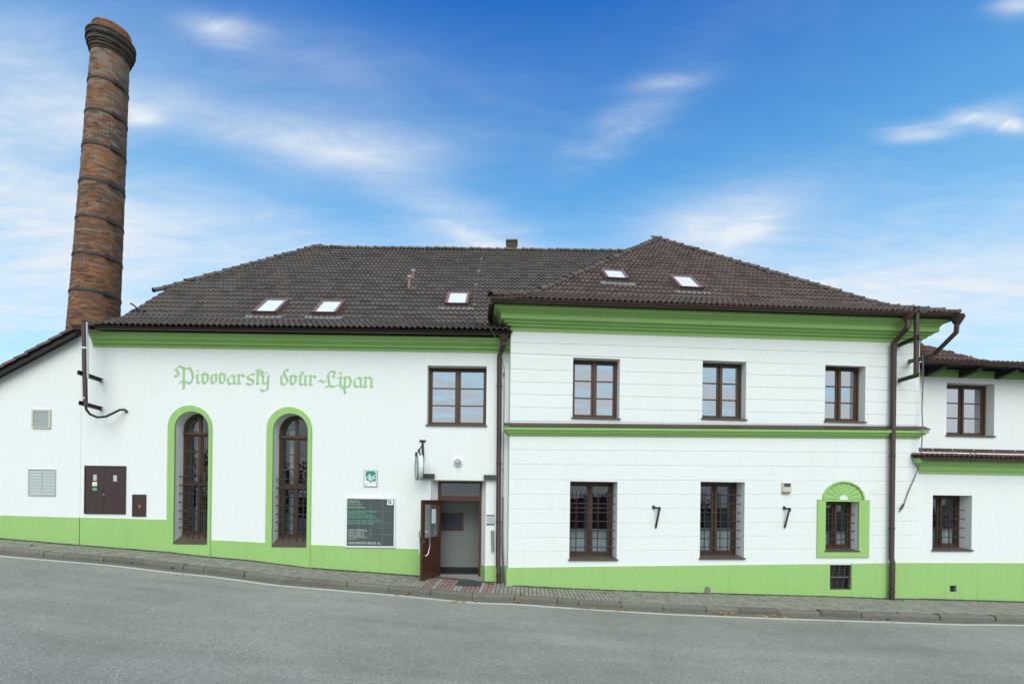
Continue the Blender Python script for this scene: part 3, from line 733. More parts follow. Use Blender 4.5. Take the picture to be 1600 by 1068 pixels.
# arched window surrounds, windows
for i, a in enumerate(arch):
    sur = MB().plate(HF, arch_poly(a['ou0'], a['ou1'], Z_DOWN, a['ozs'], 28), [arch_poly(a['u0'], a['u1'], a['z0'], a['zs'], 28)], -.045, .01)
    sur.build('window_surround', M['green'], hall)
    d = .31; u0, u1, z0, zs, uc, r = a['u0'], a['u1'], a['z0'] + .19, a['zs'], a['uc'], a['r']
    fr = .055; zt1 = HF.z(310, 678 if i == 0 else 681.5, d); zt2 = HF.z(310, 756.5 if i == 0 else 759, d)
    def q_arc(sign, rr, zlow, gap):
        pts = [(uc + sign * gap, zlow)]
        n = 12; out = []
        for k in range(n + 1):
            th = math.pi / 2 * k / n; x = rr * math.cos(th); zz = zs + rr * math.sin(th)
            if x < gap: continue
            out.append((uc + sign * x, zz))
        last = (uc + sign * gap, zs + math.sqrt(rr * rr - gap * gap))
        return [pts[0], (uc + sign * rr, zlow)] + out[(1 if zlow >= zs else 0):] + [last]
    lightL, lightR = q_arc(-1, r - fr - .03, zt1 + .06, .035), q_arc(1, r - fr - .03, zt1 + .06, .035)
    H4 = [(u0 + fr, zt2 + .04, uc - .03, zt1 - .03), (uc + .03, zt2 + .04, u1 - fr, zt1 - .03), (u0 + fr, z0 + .06, uc - .03, zt2 - .04), (uc + .03, z0 + .06, u1 - fr, zt2 - .04)]
    w = MB().plate(HF, arch_poly(u0 + .002, u1 - .002, z0, zs, 24), [lightL, lightR] + [rpoly(*h) for h in H4], d, d + .09).build('arched_window', M['wood'], hall)
    for L in (lightL, lightR): pane_quad(HF, w, min(p[0] for p in L), min(p[1] for p in L), max(p[0] for p in L), max(p[1] for p in L), d + .03, M['glass'], L)
    for k, h in enumerate(H4): sash(HF, w, h[0] + .002, h[1] + .002, h[2] - .002, h[3] - .002, d + .02, (1, 1, 1) if k < 2 else (1.25, 1), M['wood'], st=.037)
    MB().bar(HF.pt(u0 + .01, d - .015, zt1 + .012), HF.pt(u1 - .01, d - .015, zt1 + .012), .07, .03, up=HF.e2).build('transom', M['wood'], w)
    MB().bar(HF.pt(u0 + .01, d - .012, zt2), HF.pt(u1 - .01, d - .012, zt2), .06, .024, up=HF.e2).build('transom', M['wood'], w)
    sill_piece(HF, w, u0, u1, a['z0'], d, .19, over=.06, side=-.004, drip=.03)
    ys = [744, 757.7, 771, 784, 797.5, 810.4, 823.7] if i == 0 else [747, 760.5, 774, 787.5, 801, 814, 827]
    xs = [294.5, 302.5, 312, 321.5] if i == 0 else [442.5, 453.5, 464, 474.5]
    gd = .17
    grille(HF, w, [HF.u(x, 790, gd) for x in xs], [HF.z(310, y, gd) for y in ys], u0 - .03, u1 + .03, gd, HF.z(310, ys[0] - 3, gd), a['z0'] + .10)
    # inner side of the thick wall behind the glass, as seen through the panes
    curtain(HF, w, u0 + .14, u0 + .36, z0 + .05, zs + .1, d + .35, 5 + i)
cas_window(HF, hall, UWIN, .24, (1, 1, 1), glass='coated', sill=.012, fr=.045, label='upper window with six panes mirroring the clouds')

# ---- entrance: frame, transom, leaf, lobby
FD = .35
fu0, fu1 = HF.u(683.7, 820, FD), HF.u(752.3, 820, FD); fzt = HF.z(718, 751.6, FD); 
rv = MB()     # splayed reveals
rv.quad(HF.pt(du0, .10, THR - .2), HF.pt(fu0, FD, THR - .2), HF.pt(fu0, FD, dz1), HF.pt(du0, .10, dz1)); rv.quad(HF.pt(du1, .10, THR - .2), HF.pt(fu1, FD, THR - .2), HF.pt(fu1, FD, dz1), HF.pt(du1, .10, dz1))
rv.quad(HF.pt(du0, .10, dz1), HF.pt(du1, .10, dz1), HF.pt(fu1, FD, fzt), HF.pt(fu0, FD, fzt)); rv.build('reveal', M['white'], hall)
gp = HF.z(755, 884, .1)
MB().quad(HF.pt(du1 - .012, .0, Z_DOWN), HF.pt(fu1 - .012, FD, Z_DOWN), HF.pt(fu1 - .012, FD, gp + .03), HF.pt(du1 - .012, .0, gp)).build('plinth', M['green'], hall)
tr0, tr1 = HF.z(718, 774.5, FD), HF.z(718, 754.8, FD); tb = HF.z(718, 782, FD)
gu0, gu1 = HF.u(688.2, 820, FD), HF.u(748.5, 820, FD)
frm = MB().plate(HF, rpoly(fu0, THR, fu1, fzt), [rpoly(gu0, tr0, gu1, tr1), rpoly(gu0, THR + .0, gu1, tb)][:1] + [rpoly(gu0, THR + .004, gu1, tb)], FD, FD + .09).build('door_frame', M['doorwood'], hall)
pane_quad(HF, frm, gu0, tr0, gu1, tr1, FD + .035, M['glass'])
MB().box(HF, gu0, gu1, FD - .03, FD + .1, THR - .02, THR + .012).build('threshold', M['steel'], frm)
lob = MB(); LD = 1.25                    # lobby box
lz = tb + .3
lob.quad(HF.pt(gu0 - .6, LD, THR), HF.pt(gu1 + .02, LD, THR), HF.pt(gu1 + .02, LD, lz), HF.pt(gu0 - .6, LD, lz))
lob.quad(HF.pt(gu1 + .02, FD + .09, THR), HF.pt(gu1 + .02, LD, THR), HF.pt(gu1 + .02, LD, lz), HF.pt(gu1 + .02, FD + .09, lz))
lob.quad(HF.pt(gu0 - .6, FD + .09, THR), HF.pt(gu0 - .6, LD, THR), HF.pt(gu0 - .6, LD, lz), HF.pt(gu0 - .6, FD + .09, lz))
lob.quad(HF.pt(gu0 - .6, FD + .09, lz), HF.pt(gu1 + .02, FD + .09, lz), HF.pt(gu1 + .02, LD, lz), HF.pt(gu0 - .6, LD, lz)); lob.build('lobby_wall', M['intwall'], hall, fix=False)
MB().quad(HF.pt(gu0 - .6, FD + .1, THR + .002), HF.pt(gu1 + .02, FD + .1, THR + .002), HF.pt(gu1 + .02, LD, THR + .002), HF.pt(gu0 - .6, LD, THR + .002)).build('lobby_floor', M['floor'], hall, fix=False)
MB().box(HF, gu0 - .6, gu1 + .01, LD - .02, LD - .002, THR + .003, THR + .09).build('skirting', M['black'], hall)
MB().box(HF, HF.u(756.5, 902), HF.u(757, 902), 0, .01, THR - .3, THR - .28) 
st = MB(); st.hexa([HF.pt(du0 + .05, -.10, zb(-2) - .4), HF.pt(du1 - .02, -.06, zb(-1) - .4), HF.pt(fu1, FD - .031, zb(-1) - .4), HF.pt(fu0, FD - .031, zb(-2) - .4),
                    HF.pt(du0 + .05, -.10, THR - .10), HF.pt(du1 - .02, -.06, THR - .10), HF.pt(fu1, FD - .031, THR - .022), HF.pt(fu0, FD - .031, THR - .022)]); st.build('doorstep', M['concrete'], hall)
# the open leaf swings out to the street
hx = HF.u(687.6, 840, FD); Hh = HF.pt(hx, FD - .005, 0); Fe = at_depth(658.4, 842, 12.30); fe = Vector((Fe.x, Fe.y, 0))
DFm = Frame((Hh.x, Hh.y), 0); ddir = (fe - Hh); DW = ddir.length; ddir.normalize()
DFm.e1 = ddir; DFm.e2 = Vector((ddir.y, -ddir.x, 0))             # e2 points to the street side of the leaf (towards -x)
if DFm.e2.x > 0: DFm.e2 = -DFm.e2
DZ0, DZ1 = THR + .014, HF.z(688, 780.6, FD)
zm = DZ0 + (DZ1 - DZ0) * .49
hol = [rpoly(.11, zm + .06, DW - .13, DZ1 - .12), rpoly(.11, DZ0 + .13, DW - .13, zm - .06)]
leaf = MB().plate(DFm, rpoly(.003, DZ0, DW, DZ1), hol, -.028, .028, back=True).build('door', M['doorwood'], hall); leaf['label'] = 'brown half glazed door leaf standing open'
MB().plate(DFm, hol[1], [], -.010, .010, back=True).build('panel', M['doorwood'], leaf)
pane_quad(DFm, leaf, .105, zm + .055, DW - .125, DZ1 - .115, 0, M['glass'])
MB().box(DFm, .30, .52, -.0085, -.006, zm + .42, zm + .80).build('paper_notice', M['signwhite'], leaf)
for sg in (-1, 1):
    zz = DZ0 + .62; mbh = MB()
    pts = [DFm.pt(DW - .07 - o, sg * (.03 + p), zz + h) for (o, p, h) in ((0, .0, .62), (.02, .07, .62), (.05, .10, .57), (.12, .11, .42), (.13, .11, .25), (.07, .10, .06), (.03, .07, 0), (0, 0, 0))]
    mbh.tube(pts, .014, 10); mbh.build('handle', M['steel'], leaf, smooth=True)
MB().tube([DFm.pt(DW - .065, -.03, DZ0 + .98), DFm.pt(DW - .065, -.05, DZ0 + .98)], .025, 12).build('lock', M['steel'], leaf)
pr = HF.rect(672, 800.5, 724, 827, LD - .03)
pic = thing('framed_picture', 'dark framed landscape picture hanging on the lobby wall inside the open door', 'picture', tuple(HF.pt(pr[2], LD - .03, pr[1])))
MB().plate(HF, rpoly(*pr), [rpoly(pr[0] + .04, pr[1] + .04, pr[2] - .04, pr[3] - .04)], LD - .045, LD - .003).build('frame', M['doorwood'], pic)
MB().box(HF, pr[0] + .03, pr[2] - .03, LD - .03, LD - .01, pr[1] + .03, pr[3] - .03).build('canvas', M['picture'], pic)

# ---- cornice, gutter, downpipe
gz0, gz1 = HF.z(137, 514.5, -.36), HF.z(790, 523.5, -.36)
def zf_h(u): return zc_l + (zc_r - zc_l) * (u - HU0) / (HU1 - HU0)
hh = (HF.z(137, 517, -.3) - zc_l)
PH = [(0.0, 0), (.02, 0), (.02, .06), (.035, .065), (.035, .115), (.10, .125), (.105, .14), (.105, .20), (.12, .215), (.15, .25), (.21, .275), (.25, .28), (.25, .34), (.30, .35), (.30, .46)]
PH = [(o, h * hh / .46 + .0) for o, h in PH]
uLb, uLt = HF.u(145.5, 541), HF.u(137.5, 518, -.3); uLf = lambda o: uLb + (uLt - uLb) * o / .3
moulding(HF, 'cornice', PH, lambda o: [(uLf(o), 0.02), (uLf(o), -o), (HU1 - .02, -o)], M['green'], hall, zf_h)
gutter(HF, hall, HF.u(115.5, 508, -.42), HF.u(797, 522, -.42), -.42, HF.z(115.5, 509.5, -.42), HF.z(797, 519.5, -.42))
def zface(y): return y
dpt = [HF.pt(HF.u(787, 527, -.40), -.40, HF.z(787, 527, -.40)), HF.pt(HF.u(787, 538, -.40), -.40, HF.z(787, 538, -.40)), HF.pt(HF.u(780.5, 556, -.13), -.13, HF.z(780.5, 556, -.13)), HF.pt(HF.u(778.3, 880, -.13), -.13, HF.z(778.3, 882, -.13)), HF.pt(HF.u(779.6, 888, -.17), -.17, HF.z(779.6, 888, -.17)), HF.pt(HF.u(779, 912, -.17), -.17, HF.z(779, 911, -.17))]
dp = MB().tube(dpt, .062, 12).build('downpipe', M['bricolor'], hall, smooth=40)
MB().tube([dpt[0] + Vector((0, 0, .05)), dpt[0] + Vector((0, 0, -.03)), dpt[0] + Vector((0, 0, -.12))], [.15, .11, .065], 12).build('hopper', M['bricolor'], dp, smooth=40)
for y in (603, 724, 815, 898): 
    c = HF.pt(HF.u(780.4 - (y - 556) * .0068 + (1 if y > 885 else 0), y, -.13), -.13 if y < 885 else -.17, HF.z(779, y, -.13)); MB().tube([c - Vector((0, 0, .018)), c + Vector((0, 0, .018))], .072, 12).build('collar', M['bricolor'], dp)
    MB().bar(c, c + Vector((.11, .02, 0)), .015).build('pipe_clip', M['bricolor'], dp)
db = HF.pt(HF.u(773, 911, -.2), -.22, HF.z(773, 912.5, -.2)); MB().wbox(db + Vector((-.02, 0, .0)), .30, .24, .06).build('gully_box', M['bricolor'], dp)

# ---- hall roof
HD0 = -.58
z_e = HF.z(465, 511.5, HD0) + .01
S1, T1 = 1.0, .50
SR = 6.5; z_r = HF.z(725, 391, HD0 + SR); T2 = (z_r - z_e - T1 * S1) / (SR - S1)
zH = profile_fn(z_e, S1, T1, T2)
UV = HF.u(139, 505, HD0); UE = 4.4; uE0 = WF.O.x - .02; EU = lambda s: uE0 + (UE - uE0) * s / 6.5
SJ = 2.75                                               # the verge ends here, the half hip begins
u_r0 = HF.u(490, 387, HD0 + SR); u_j = HF.u(247, 437, HD0 + SJ)
hroof = holder('roof', hall)
D = lambda s: HD0 + s
def HP(u, s, off=-.035): return HF.pt(u, D(s), zH(min(s, 2 * SR - s)) + off)
poly('underlay', [[HP(UV, 0), HP(EU(0), 0), HP(EU(S1), S1), HP(UV, S1)], [HP(UV, S1), HP(EU(S1), S1), HP(EU(SJ), SJ), HP(UV, SJ)], [HP(UV - .12, SJ), HP(EU(SJ), SJ), HP(UE, SR), HP(u_r0, SR)],
    [HP(UV - .12, SJ), HP(u_r0, SR), HP(UV - .12, 2 * SR - SJ)], [HP(UV, 2 * SR), HP(UE, 2 * SR), HP(UE, SR), HP(u_r0, SR), HP(UV, 2 * SR - SJ)],
    [HP(UV + .02, 0), HP(UV + .02, S1), HP(UV + .02, SJ), HP(UV + .02, 2 * SR - SJ), HP(UV + .02, 2 * SR)], [HP(UE, SR - .5), HP(UE, SR), HP(UE, 2 * SR - S1), HP(UE, 2 * SR)]], M['deck'], hroof)
jl = (u_r0 - (UV - .12), SR - SJ); jn = Vector((-jl[1], jl[0])).normalized()
tile_roof(hroof, HF, UV, UE, HD0, zH, SR - .05, M['tile'], [((UV - .12, D(SJ)), (jn.x, jn.y)), ((UV - .10, D(0)), (-1, 0)), ((uE0, D(0)), tuple(Vector((6.5, uE0 - UE)).normalized())), ((0, D(SR) - .02), (0, 1))], 300)
ridge_line(hroof, HP(u_r0, SR, .02), HP(UE, SR, .02), M['ridge']); ridge_line(hroof, HP(UV - .30, SJ - .12, .03), HP(u_r0, SR, .03), M['ridge'])
poly('soffit', [[HF.pt(UV, HD0 + .06, z_e - .03), HF.pt(HU1, HD0 + .06, z_e - .03), HF.pt(HU1, 0, z_e + .0), HF.pt(UV, 0, z_e + .0)]], M['deck'], hroof)
# verge board on the left gable
MB().sweep([[HP(UV, s, -.02), HP(UV, s, -.14), HF.pt(UV + .04, D(s), zH(s) - .14)] for s in (0.02, S1, SJ)]).build('verge_board', M['deck'], hroof, fix=False)
mb = MB(); mb.plate(HF, [(UV + .5, WTOP), (UV + 9, WTOP), (UV + 9, WTOP + .1), (UV + .5, WTOP + .1)], [], 11.5, 11.6)

def roof_plane_hit(F, x, y, s_ref, zf, d_eave, raise_=0.0):
    """Where the sight line meets the upper slope of a roof."""
    p0 = F.pt(0, d_eave + s_ref, zf(s_ref)); p1 = F.pt(1, d_eave + s_ref, zf(s_ref)); p2 = F.pt(0, d_eave + s_ref + 1, zf(s_ref + 1))
    n = (p1 - p0).cross(p2 - p0).normalized(); p0 = p0 + n * raise_
    r = ray(x, y); o = Vector((0, 0, CZ)); return o + r * ((p0 - o).dot(n) / r.dot(n)), n
def roof_window(B, F, zf, d_eave, bl, br, tl, tr, label):
    ps = [roof_plane_hit(F, *q, 2.0, zf, d_eave, .19) for q in (bl, br, tl, tr)]; n = ps[0][1]; c = sum((p[0] for p in ps), Vector()) / 4
    w = ((ps[1][0] - ps[0][0]).length + (ps[3][0] - ps[2][0]).length) / 2; h = (((ps[2][0] + ps[3][0]) - (ps[0][0] + ps[1][0])) / 2).length
    ex = F.e1; ey = n.cross(ex)
    G = Frame((0, 0), 0); G.O = c; G.e1 = ex; G.e2 = -n
    G.pt = lambda u, d, z: c + ex * u - n * d + ey * z
    fw = .075
    q = MB().plate(G, rpoly(-w / 2, -h / 2, w / 2, h / 2), [rpoly(-w / 2 + fw, -h / 2 + fw * .8, w / 2 - fw, h / 2 - fw)], 0, .22).build('roof_window', M['copper'], B); q['label'] = label
    MB().box(G, -w / 2 - .006, w / 2 + .006, -.012, .012, -h / 2 - .012, -h / 2 + .035).build('cover_strip', M['bricolor'], q)
    pane_quad(G, q, -w / 2 + fw, -h / 2 + fw * .8, w / 2 - fw, h / 2 - fw, .014, M['clear'])
    MB().box(G, -w / 2 + fw - .01, w / 2 - fw + .01, .028, .04, -h / 2 + fw * .8 - .01, h / 2 - fw + .01).build('sky_glare', M['sky_glare'], q)  # white sheet under the glass, painting in the sky's reflection
    fl = MB(); N = 40; wf = w + .36
    fl.sweep([[G.pt(-wf / 2 + wf * k / N, 0.135 - (.010 * math.cos(k * 2 * math.pi * wf / N / .15)) + dd, z) for k in range(N + 1)] for z, dd in ((-h / 2 + .0, -.03), (-h / 2 - .15, .0))])
    fl.build('flashing', M['flash'], q, fix=False)
    return q
roof_window(hall, HF, zH, HD0, (392.4, 486.5), (429.2, 487), (416, 466), (453, 466.3), 'roof window nearest the chimney')
roof_window(hall, HF, zH, HD0, (486, 487.5), (522.5, 488), (503, 468.3), (541, 468.5), 'roof window right of the one nearest the chimney')
roof_window(hall, HF, zH, HD0, (694.6, 473.5), (729.5, 474), (700.4, 455), (735.6, 455.3), 'roof window beside the taller corner wing')
for (x, y, h) in ((645.2, 438, 17), (639.2, 451, 21)):
    p, n = roof_plane_hit(HF, x, y, 2.0, zH, HD0); hh_ = h * p.y / FPX * .92
    v = MB().tube([p - Vector((0, 0, .1)), p + Vector((.02, -.04, hh_ - .07))], .052, 12).build('vent_pipe', M['terra'], hall, smooth=40)
    MB().tube([p + Vector((.02, -.04, hh_ - .075)), p + Vector((.02, -.04, hh_))], .072, 12).build('vent_cap', M['capgrey'], v)
    MB().wbox(p + Vector((.17, 0, .02)), .12, .10, .04).build('snow_hook', M['flash'], v)
pc = HF.pt(HF.u(799.5, 390, D(SR)), D(SR) + .15, z_r - .2)
ch = MB().wbox(pc + Vector((0, 0, .25)), .40, .40, .62).build('ridge_chimney', M['soot'], hall)
MB().wbox(pc + Vector((0, 0, .59)), .46, .46, .06).build('chimney_cap', M['greydark'], ch)
# small cable entry pipe on the tiles, left end
p, n = roof_plane_hit(HF, 217, 489, 2.0, zH, HD0)
q2, _ = roof_plane_hit(HF, 205, 476, 2.0, zH, HD0, .25)
ce = MB().tube([p, p + n * .18, q2 + n * .05], .02, 8).build('cable_pipe', M['darkmetal'], hall)
MB().wbox(p + n * .05, .40, .16, .05, ex=HF.e1, ey=n.cross(HF.e1), ez=n).build('base_plate', M['darkmetal'], ce)

# ---- blackletter inscription, painted
ins = holder('inscription', hall)
A0 = (265, 562); A1 = (425, 562); SC = 9.412
GL = [(A0, [[(75, 228), (100, 246), (132, 228), (126, 190), (85, 135), (148, 90), (222, 132), (295, 114), (335, 190), (342, 270), (305, 345), (225, 318), (175, 312), (152, 338)], [(207, 130), (207, 425)]]),
 (A0, [[(408, 155), (418, 170)], [(388, 228), (422, 206), (408, 228), (408, 336), (440, 338)]]),
 (A0, [[(512, 178), (480, 205), (490, 328), (525, 348), (560, 300), (558, 210), (500, 205)]]), (A0, [[(680, 208), (615, 225), (617, 328), (645, 348), (685, 310), (680, 208)]]),
 (A0, [[(772, 180), (735, 210), (742, 328), (770, 348), (810, 300), (808, 210), (748, 206)]]), (A0, [[(918, 216), (858, 272), (860, 330), (890, 358), (945, 330)], [(915, 222), (948, 242), (946, 340), (968, 352)]]),
 (A0, [[(985, 222), (1022, 216), (1008, 352), (1048, 344)], [(1022, 244), (1060, 212), (1098, 248)]]), (A0, [[(1250, 216), (1205, 206), (1146, 240), (1152, 272), (1226, 300), (1226, 345), (1185, 368), (1130, 340)]]),
 (A0, [[(1268, 150), (1296, 162), (1290, 362), (1320, 348)], [(1298, 152), (1338, 130)], [(1302, 172), (1358, 166), (1374, 192), (1312, 216)]]),
 (A0, [[(1345, 228), (1376, 222), (1370, 340), (1408, 350), (1446, 302)], [(1456, 224), (1450, 240), (1440, 430), (1376, 462), (1338, 428)], [(1410, 200), (1446, 172)]]),
 (A1, [[(238, 152), (205, 142), (176, 180), (185, 220), (226, 290), (224, 330), (180, 368), (138, 345), (135, 235), (166, 214)]]), (A1, [[(315, 196), (276, 225), (272, 330), (305, 368), (345, 320), (345, 235), (288, 238)]]),
 (A1, [[(380, 248), (420, 224), (410, 350), (440, 368), (490, 338)], [(490, 225), (486, 362), (512, 368)]]), (A1, [[(530, 238), (570, 230), (560, 376), (590, 362)], [(570, 258), (610, 230), (645, 262)]]),
 (A1, [[(676, 320), (706, 296), (756, 330), (790, 312)]]), (A1, [[(910, 258), (902, 226), (926, 190), (900, 166), (850, 176), (822, 220), (838, 330), (845, 382), (786, 400)], [(845, 382), (915, 395), (965, 368)]]),
 (A1, [[(1003, 188), (1012, 208)], [(962, 270), (1012, 244), (1000, 385), (1030, 382)]]), (A1, [[(1046, 262), (1074, 248), (1066, 390), (1068, 470), (1080, 496)], [(1070, 264), (1130, 242), (1160, 310), (1140, 388), (1086, 398), (1032, 400), (1026, 428)]]),
 (A1, [[(1272, 252), (1210, 310), (1216, 380), (1250, 402), (1308, 370)], [(1268, 258), (1304, 276), (1304, 388), (1336, 394)]]), (A1, [[(1346, 262), (1378, 248), (1366, 402), (1396, 392)], [(1378, 272), (1420, 252), (1464, 286), (1456, 400), (1490, 388)]])]
sc_m = 13.0 / FPX / SC
for (o, lines) in GL:
    L = [[HF.m(o[0] + a / SC, o[1] + b / SC, -.003) for a, b in ln] for ln in lines]
    stroke_mesh(HF, L, (13 * sc_m, 10 * sc_m), -.006).build('letter', M['pale_green'], ins, fix=False)
cx_, cz_ = HF.m(A1[0] + 445 / SC, A1[1] + 193 / SC, -.003)
pen(HF, [[(cx_ + 21 * sc_m * math.cos(k * math.pi / 8), cz_ + 21 * sc_m * math.sin(k * math.pi / 8)) for k in range(17)]], 12 * sc_m, -.006).build('letter', M['pale_green'], ins, fix=False)

# ------------------------------------------------------------------ THE CORNER WING (taller hipped block on the right)
wing = thing('corner_wing', 'taller white hip roofed block with banded plaster, green belt moulding and seven windows', 'building', tuple(WF.pt(WW / 2, 0, zb(5.5))))
UP = [WF.rect(895, 559.3, 968.2, 652.5), WF.rect(1097.5, 564, 1165.7, 653.8), WF.rect(1289, 569.5, 1352, 657.8)]
LO = [WF.rect(890.2, 752, 964.3, 873), WF.rect(1094, 752.6, 1163, 871)]
SM = WF.rect(1288.7, 783, 1340.6, 859.5)
BASEM = WF.rect(1297.3, 881.8, 1330.5, 921)
WT = WF.z(1000, 511)
wh = [rpoly(*r) for r in UP + LO + [SM, BASEM]]
MB().plate(WF, rpoly(0, Z_DOWN - .6, WW, WT), wh, 0.012, .10, sides='holes').build('wall', M['white'], wing)
for r, dd in [(r, .25) for r in UP] + [(r, .42) for r in LO] + [(SM, .27), (BASEM, .35)]: reveal(WF, rpoly(*r), .10, dd).build('reveal', M['white'], wing)
sw = MB(); sw.quad(WF.pt(0, .012, Z_DOWN), WF.pt(0, 12, Z_DOWN), WF.pt(0, 12, WT), WF.pt(0, .012, WT)); sw.quad(WF.pt(WW, .012, Z_DOWN - .6), WF.pt(WW, 12, Z_DOWN - .6), WF.pt(WW, 12, WT), WF.pt(WW, .012, WT))
sw.quad(WF.pt(0, 12, Z_DOWN), WF.pt(WW, 12, Z_DOWN), WF.pt(WW, 12, WT), WF.pt(0, 12, WT)); sw.build('side_wall', M['white'], wing, fix=False)
fz = WF.z(1000, 690); MB().quad(WF.pt(0, .12, fz), WF.pt(WW, .12, fz), WF.pt(WW, 11.9, fz), WF.pt(0, 11.9, fz)).build('upper_floor', M['intdark'], wing, fix=False)
fz = WF.z(1000, 905); MB().quad(WF.pt(0, .12, fz), WF.pt(WW, .12, fz), WF.pt(WW, 11.9, fz), WF.pt(0, 11.9, fz)).build('ground_floor', M['intdark'], wing, fix=False)
MB().quad(WF.pt(0, 3.2, fz), WF.pt(WW, 3.2, fz), WF.pt(WW, 3.2, WT), WF.pt(0, 3.2, WT)).build('dark_backing', M['intdark'], wing, fix=False)  # dark sheet added behind the wing windows for an unlit interior
# banded plaster: every course is its own slab, grooves between
def zline(y0, y1): return lambda u: WF.z(797, y0) + (WF.z(1380, y1) - WF.z(797, y0)) * u / WF.u(1380, 700)
yl = [516.5, 534.5, 555.5, 576.3, 596, 615.5, 635.4, 657.5]; yr = [533, 552.5, 571.5, 590, 609, 628, 647.3, 664]
ll = [681, 702, 725, 749, 772, 795, 818, 840, 862, 887]; lr = [685, 707, 729.5, 751.5, 772.3, 793.5, 814.5, 836, 856.5, 879.5]
SMO = WF.rect(1276, 780, 1357, 870); 
def band_segments(zlo, zhi, opens):
    zm_ = (zlo + zhi) / 2; cuts = sorted([(r[0], r[2], r[1], r[3]) for r in opens if r[1] < zhi - .004 and r[3] > zlo + .004])
    return cuts
G2 = .005
def course(y0l, y0r, y1l, y1r, opens):
    top, bot = zline(y0l, y0r), zline(y1l, y1r); n = 0
    us = sorted(set([0.0, WW - .01] + [x for r in opens if r[1] < top((r[0] + r[2]) / 2) - .02 and r[3] > bot((r[0] + r[2]) / 2) + .02 for x in (r[0], r[2])]))
    for a, b in zip(us[:-1], us[1:]):
        um = (a + b) / 2; spans = [(bot(um) + G2, top(um) - G2)]
        for r in opens:
            if r[0] <= um <= r[2]:
                ns = []
                for lo, hi in spans:
                    if r[3] <= lo or r[1] >= hi: ns.append((lo, hi)); continue
                    if r[1] > lo + .01: ns.append((lo, r[1]))
                    if r[3] < hi - .01: ns.append((r[3], hi))
                spans = ns
        full = len(spans) == 1 and abs(spans[0][0] - bot(um) - G2) < 1e-6 and abs(spans[0][1] - top(um) + G2) < 1e-6
        for lo, hi in spans:
            zz = [(bot(a) + G2, bot(b) + G2) if abs(lo - bot(um) - G2) < 1e-6 else (lo, lo), (top(a) - G2, top(b) - G2) if abs(hi - top(um) + G2) < 1e-6 else (hi, hi)]
            (l0, l1), (h0, h1) = zz
            # bevelled slab
            bv = .006; mb = MB()
            P = lambda u, d, z: WF.pt(u, d, z)
            mb.add([P(a, .0125, l0), P(b, .0125, l1), P(b, .0125, h1), P(a, .0125, h0), P(a, 0, l0 + bv), P(b, 0, l1 + bv), P(b, 0, h1 - bv), P(a, 0, h0 - bv)],
                   [(4, 5, 6, 7), (0, 1, 5, 4), (2, 3, 7, 6), (0, 4, 7, 3), (1, 2, 6, 5)])
            mb.build('plaster_band', M['white'], wing)
for k in range(len(yl) - 1): course(yl[k], yr[k], yl[k + 1], yr[k + 1], UP)
fanu = ((SMO[0] + SMO[2]) / 2)
fan_top = WF.z(1317, 751.5); fan_r = WF.u(1349.5, 775) - WF.u(1284.3, 775); fan_r /= 2
for k in range(len(ll) - 1): course(ll[k], lr[k], ll[k + 1], lr[k + 1], LO + [SM])
plinth(WF, wing, [(792, 887), (1390, 880), (1432, 879)] if False else [(791.5, 887), (1297, 881.2)], -.035)
zt_ = WF.z(1331, 880.8, -.035)
plinth(WF, wing, [(1331, 880.8), (1437.5, 879.2)], -.035)
zbm = BASEM[1]; b0, b1 = WF.u(1297, 900, -.035), WF.u(1331, 900, -.035)
MB().box(WF, b0, b1, -.035, .02, Z_DOWN - .5, WF.z(1314, 921, -.035)).build('plinth', M['green'], wing)
# belt moulding with brown flashing
bl0, bl1 = zline(680.5, 684.5), None
PB = [(0, 0), (.015, .0), (.015, .035), (.05, .04), (.055, .075), (.09, .08), (.10, .10), (.10, .125), (.14, .135), (.15, .145), (.15, .225)]
moulding(WF, 'belt_moulding', PB, lambda o: [(-o, .3), (-o, -o), (WW + o, -o), (WW + o, .5)], M['green'], wing, bl0)
zbt = lambda u: bl0(u) + .226
rows = [[WF.pt(u, -.185, zbt(u) + .0), WF.pt(u, -.185, zbt(u) + .022), WF.pt(u, -.02, zbt(u) + .085), WF.pt(u, -.012, zbt(u) + .115), WF.pt(u, .011, zbt(u) + .115)] for u in (-.16, WW * .25, WW * .5, WW * .75, WW + .16)]
MB().sweep(rows, caps=True).build('belt_flashing', M['bricolor'], wing)
# windows
for r, lb in zip(UP, ('upper window nearest the downpipe by the entrance', 'upper window in the middle of the wing', 'upper window nearest the roof mast')):
    cas_window(WF, wing, r, .23, (1, 1, 1), glass='coated', sill=.012, fr=.055, label=lb)
gd = .2
ysL = [772.6, 786.3, 800.1, 813.7, 827.5, 840.7, 854.5]
for r, lb, xs in ((LO[0], 'barred ground floor window nearest the entrance', (900, 914, 934, 948.5)), (LO[1], 'barred ground floor window in the middle of the wing', (1100.5, 1111, 1125, 1137))):
    w = cas_window(WF, wing, r, .40, (1, 1, 1), sill=.05, fr=.06, label=lb, lace=.36)
    xm = (xs[0] + xs[-1]) / 2
    grille(WF, w, [WF.u(x, 810, gd) for x in xs], [WF.z(xm, y, gd) for y in ysL], r[0] - .03, r[2] + .03, gd, WF.z(xm, 770, gd), r[1] + .06)
w = cas_window(WF, wing, SM, .25, (1, 1, 1), sill=.04, fr=.055, label='small barred window in a green fan topped surround', lace=.36)
grille(WF, w, [WF.u(x, 820, .13) for x in (1293, 1303, 1314)], [WF.z(1310, y, .13) for y in (803, 816, 829.3, 842.4)], SM[0] - .03, SM[2] + .03, .13, WF.z(1310, 801, .13), SM[1] + .05)
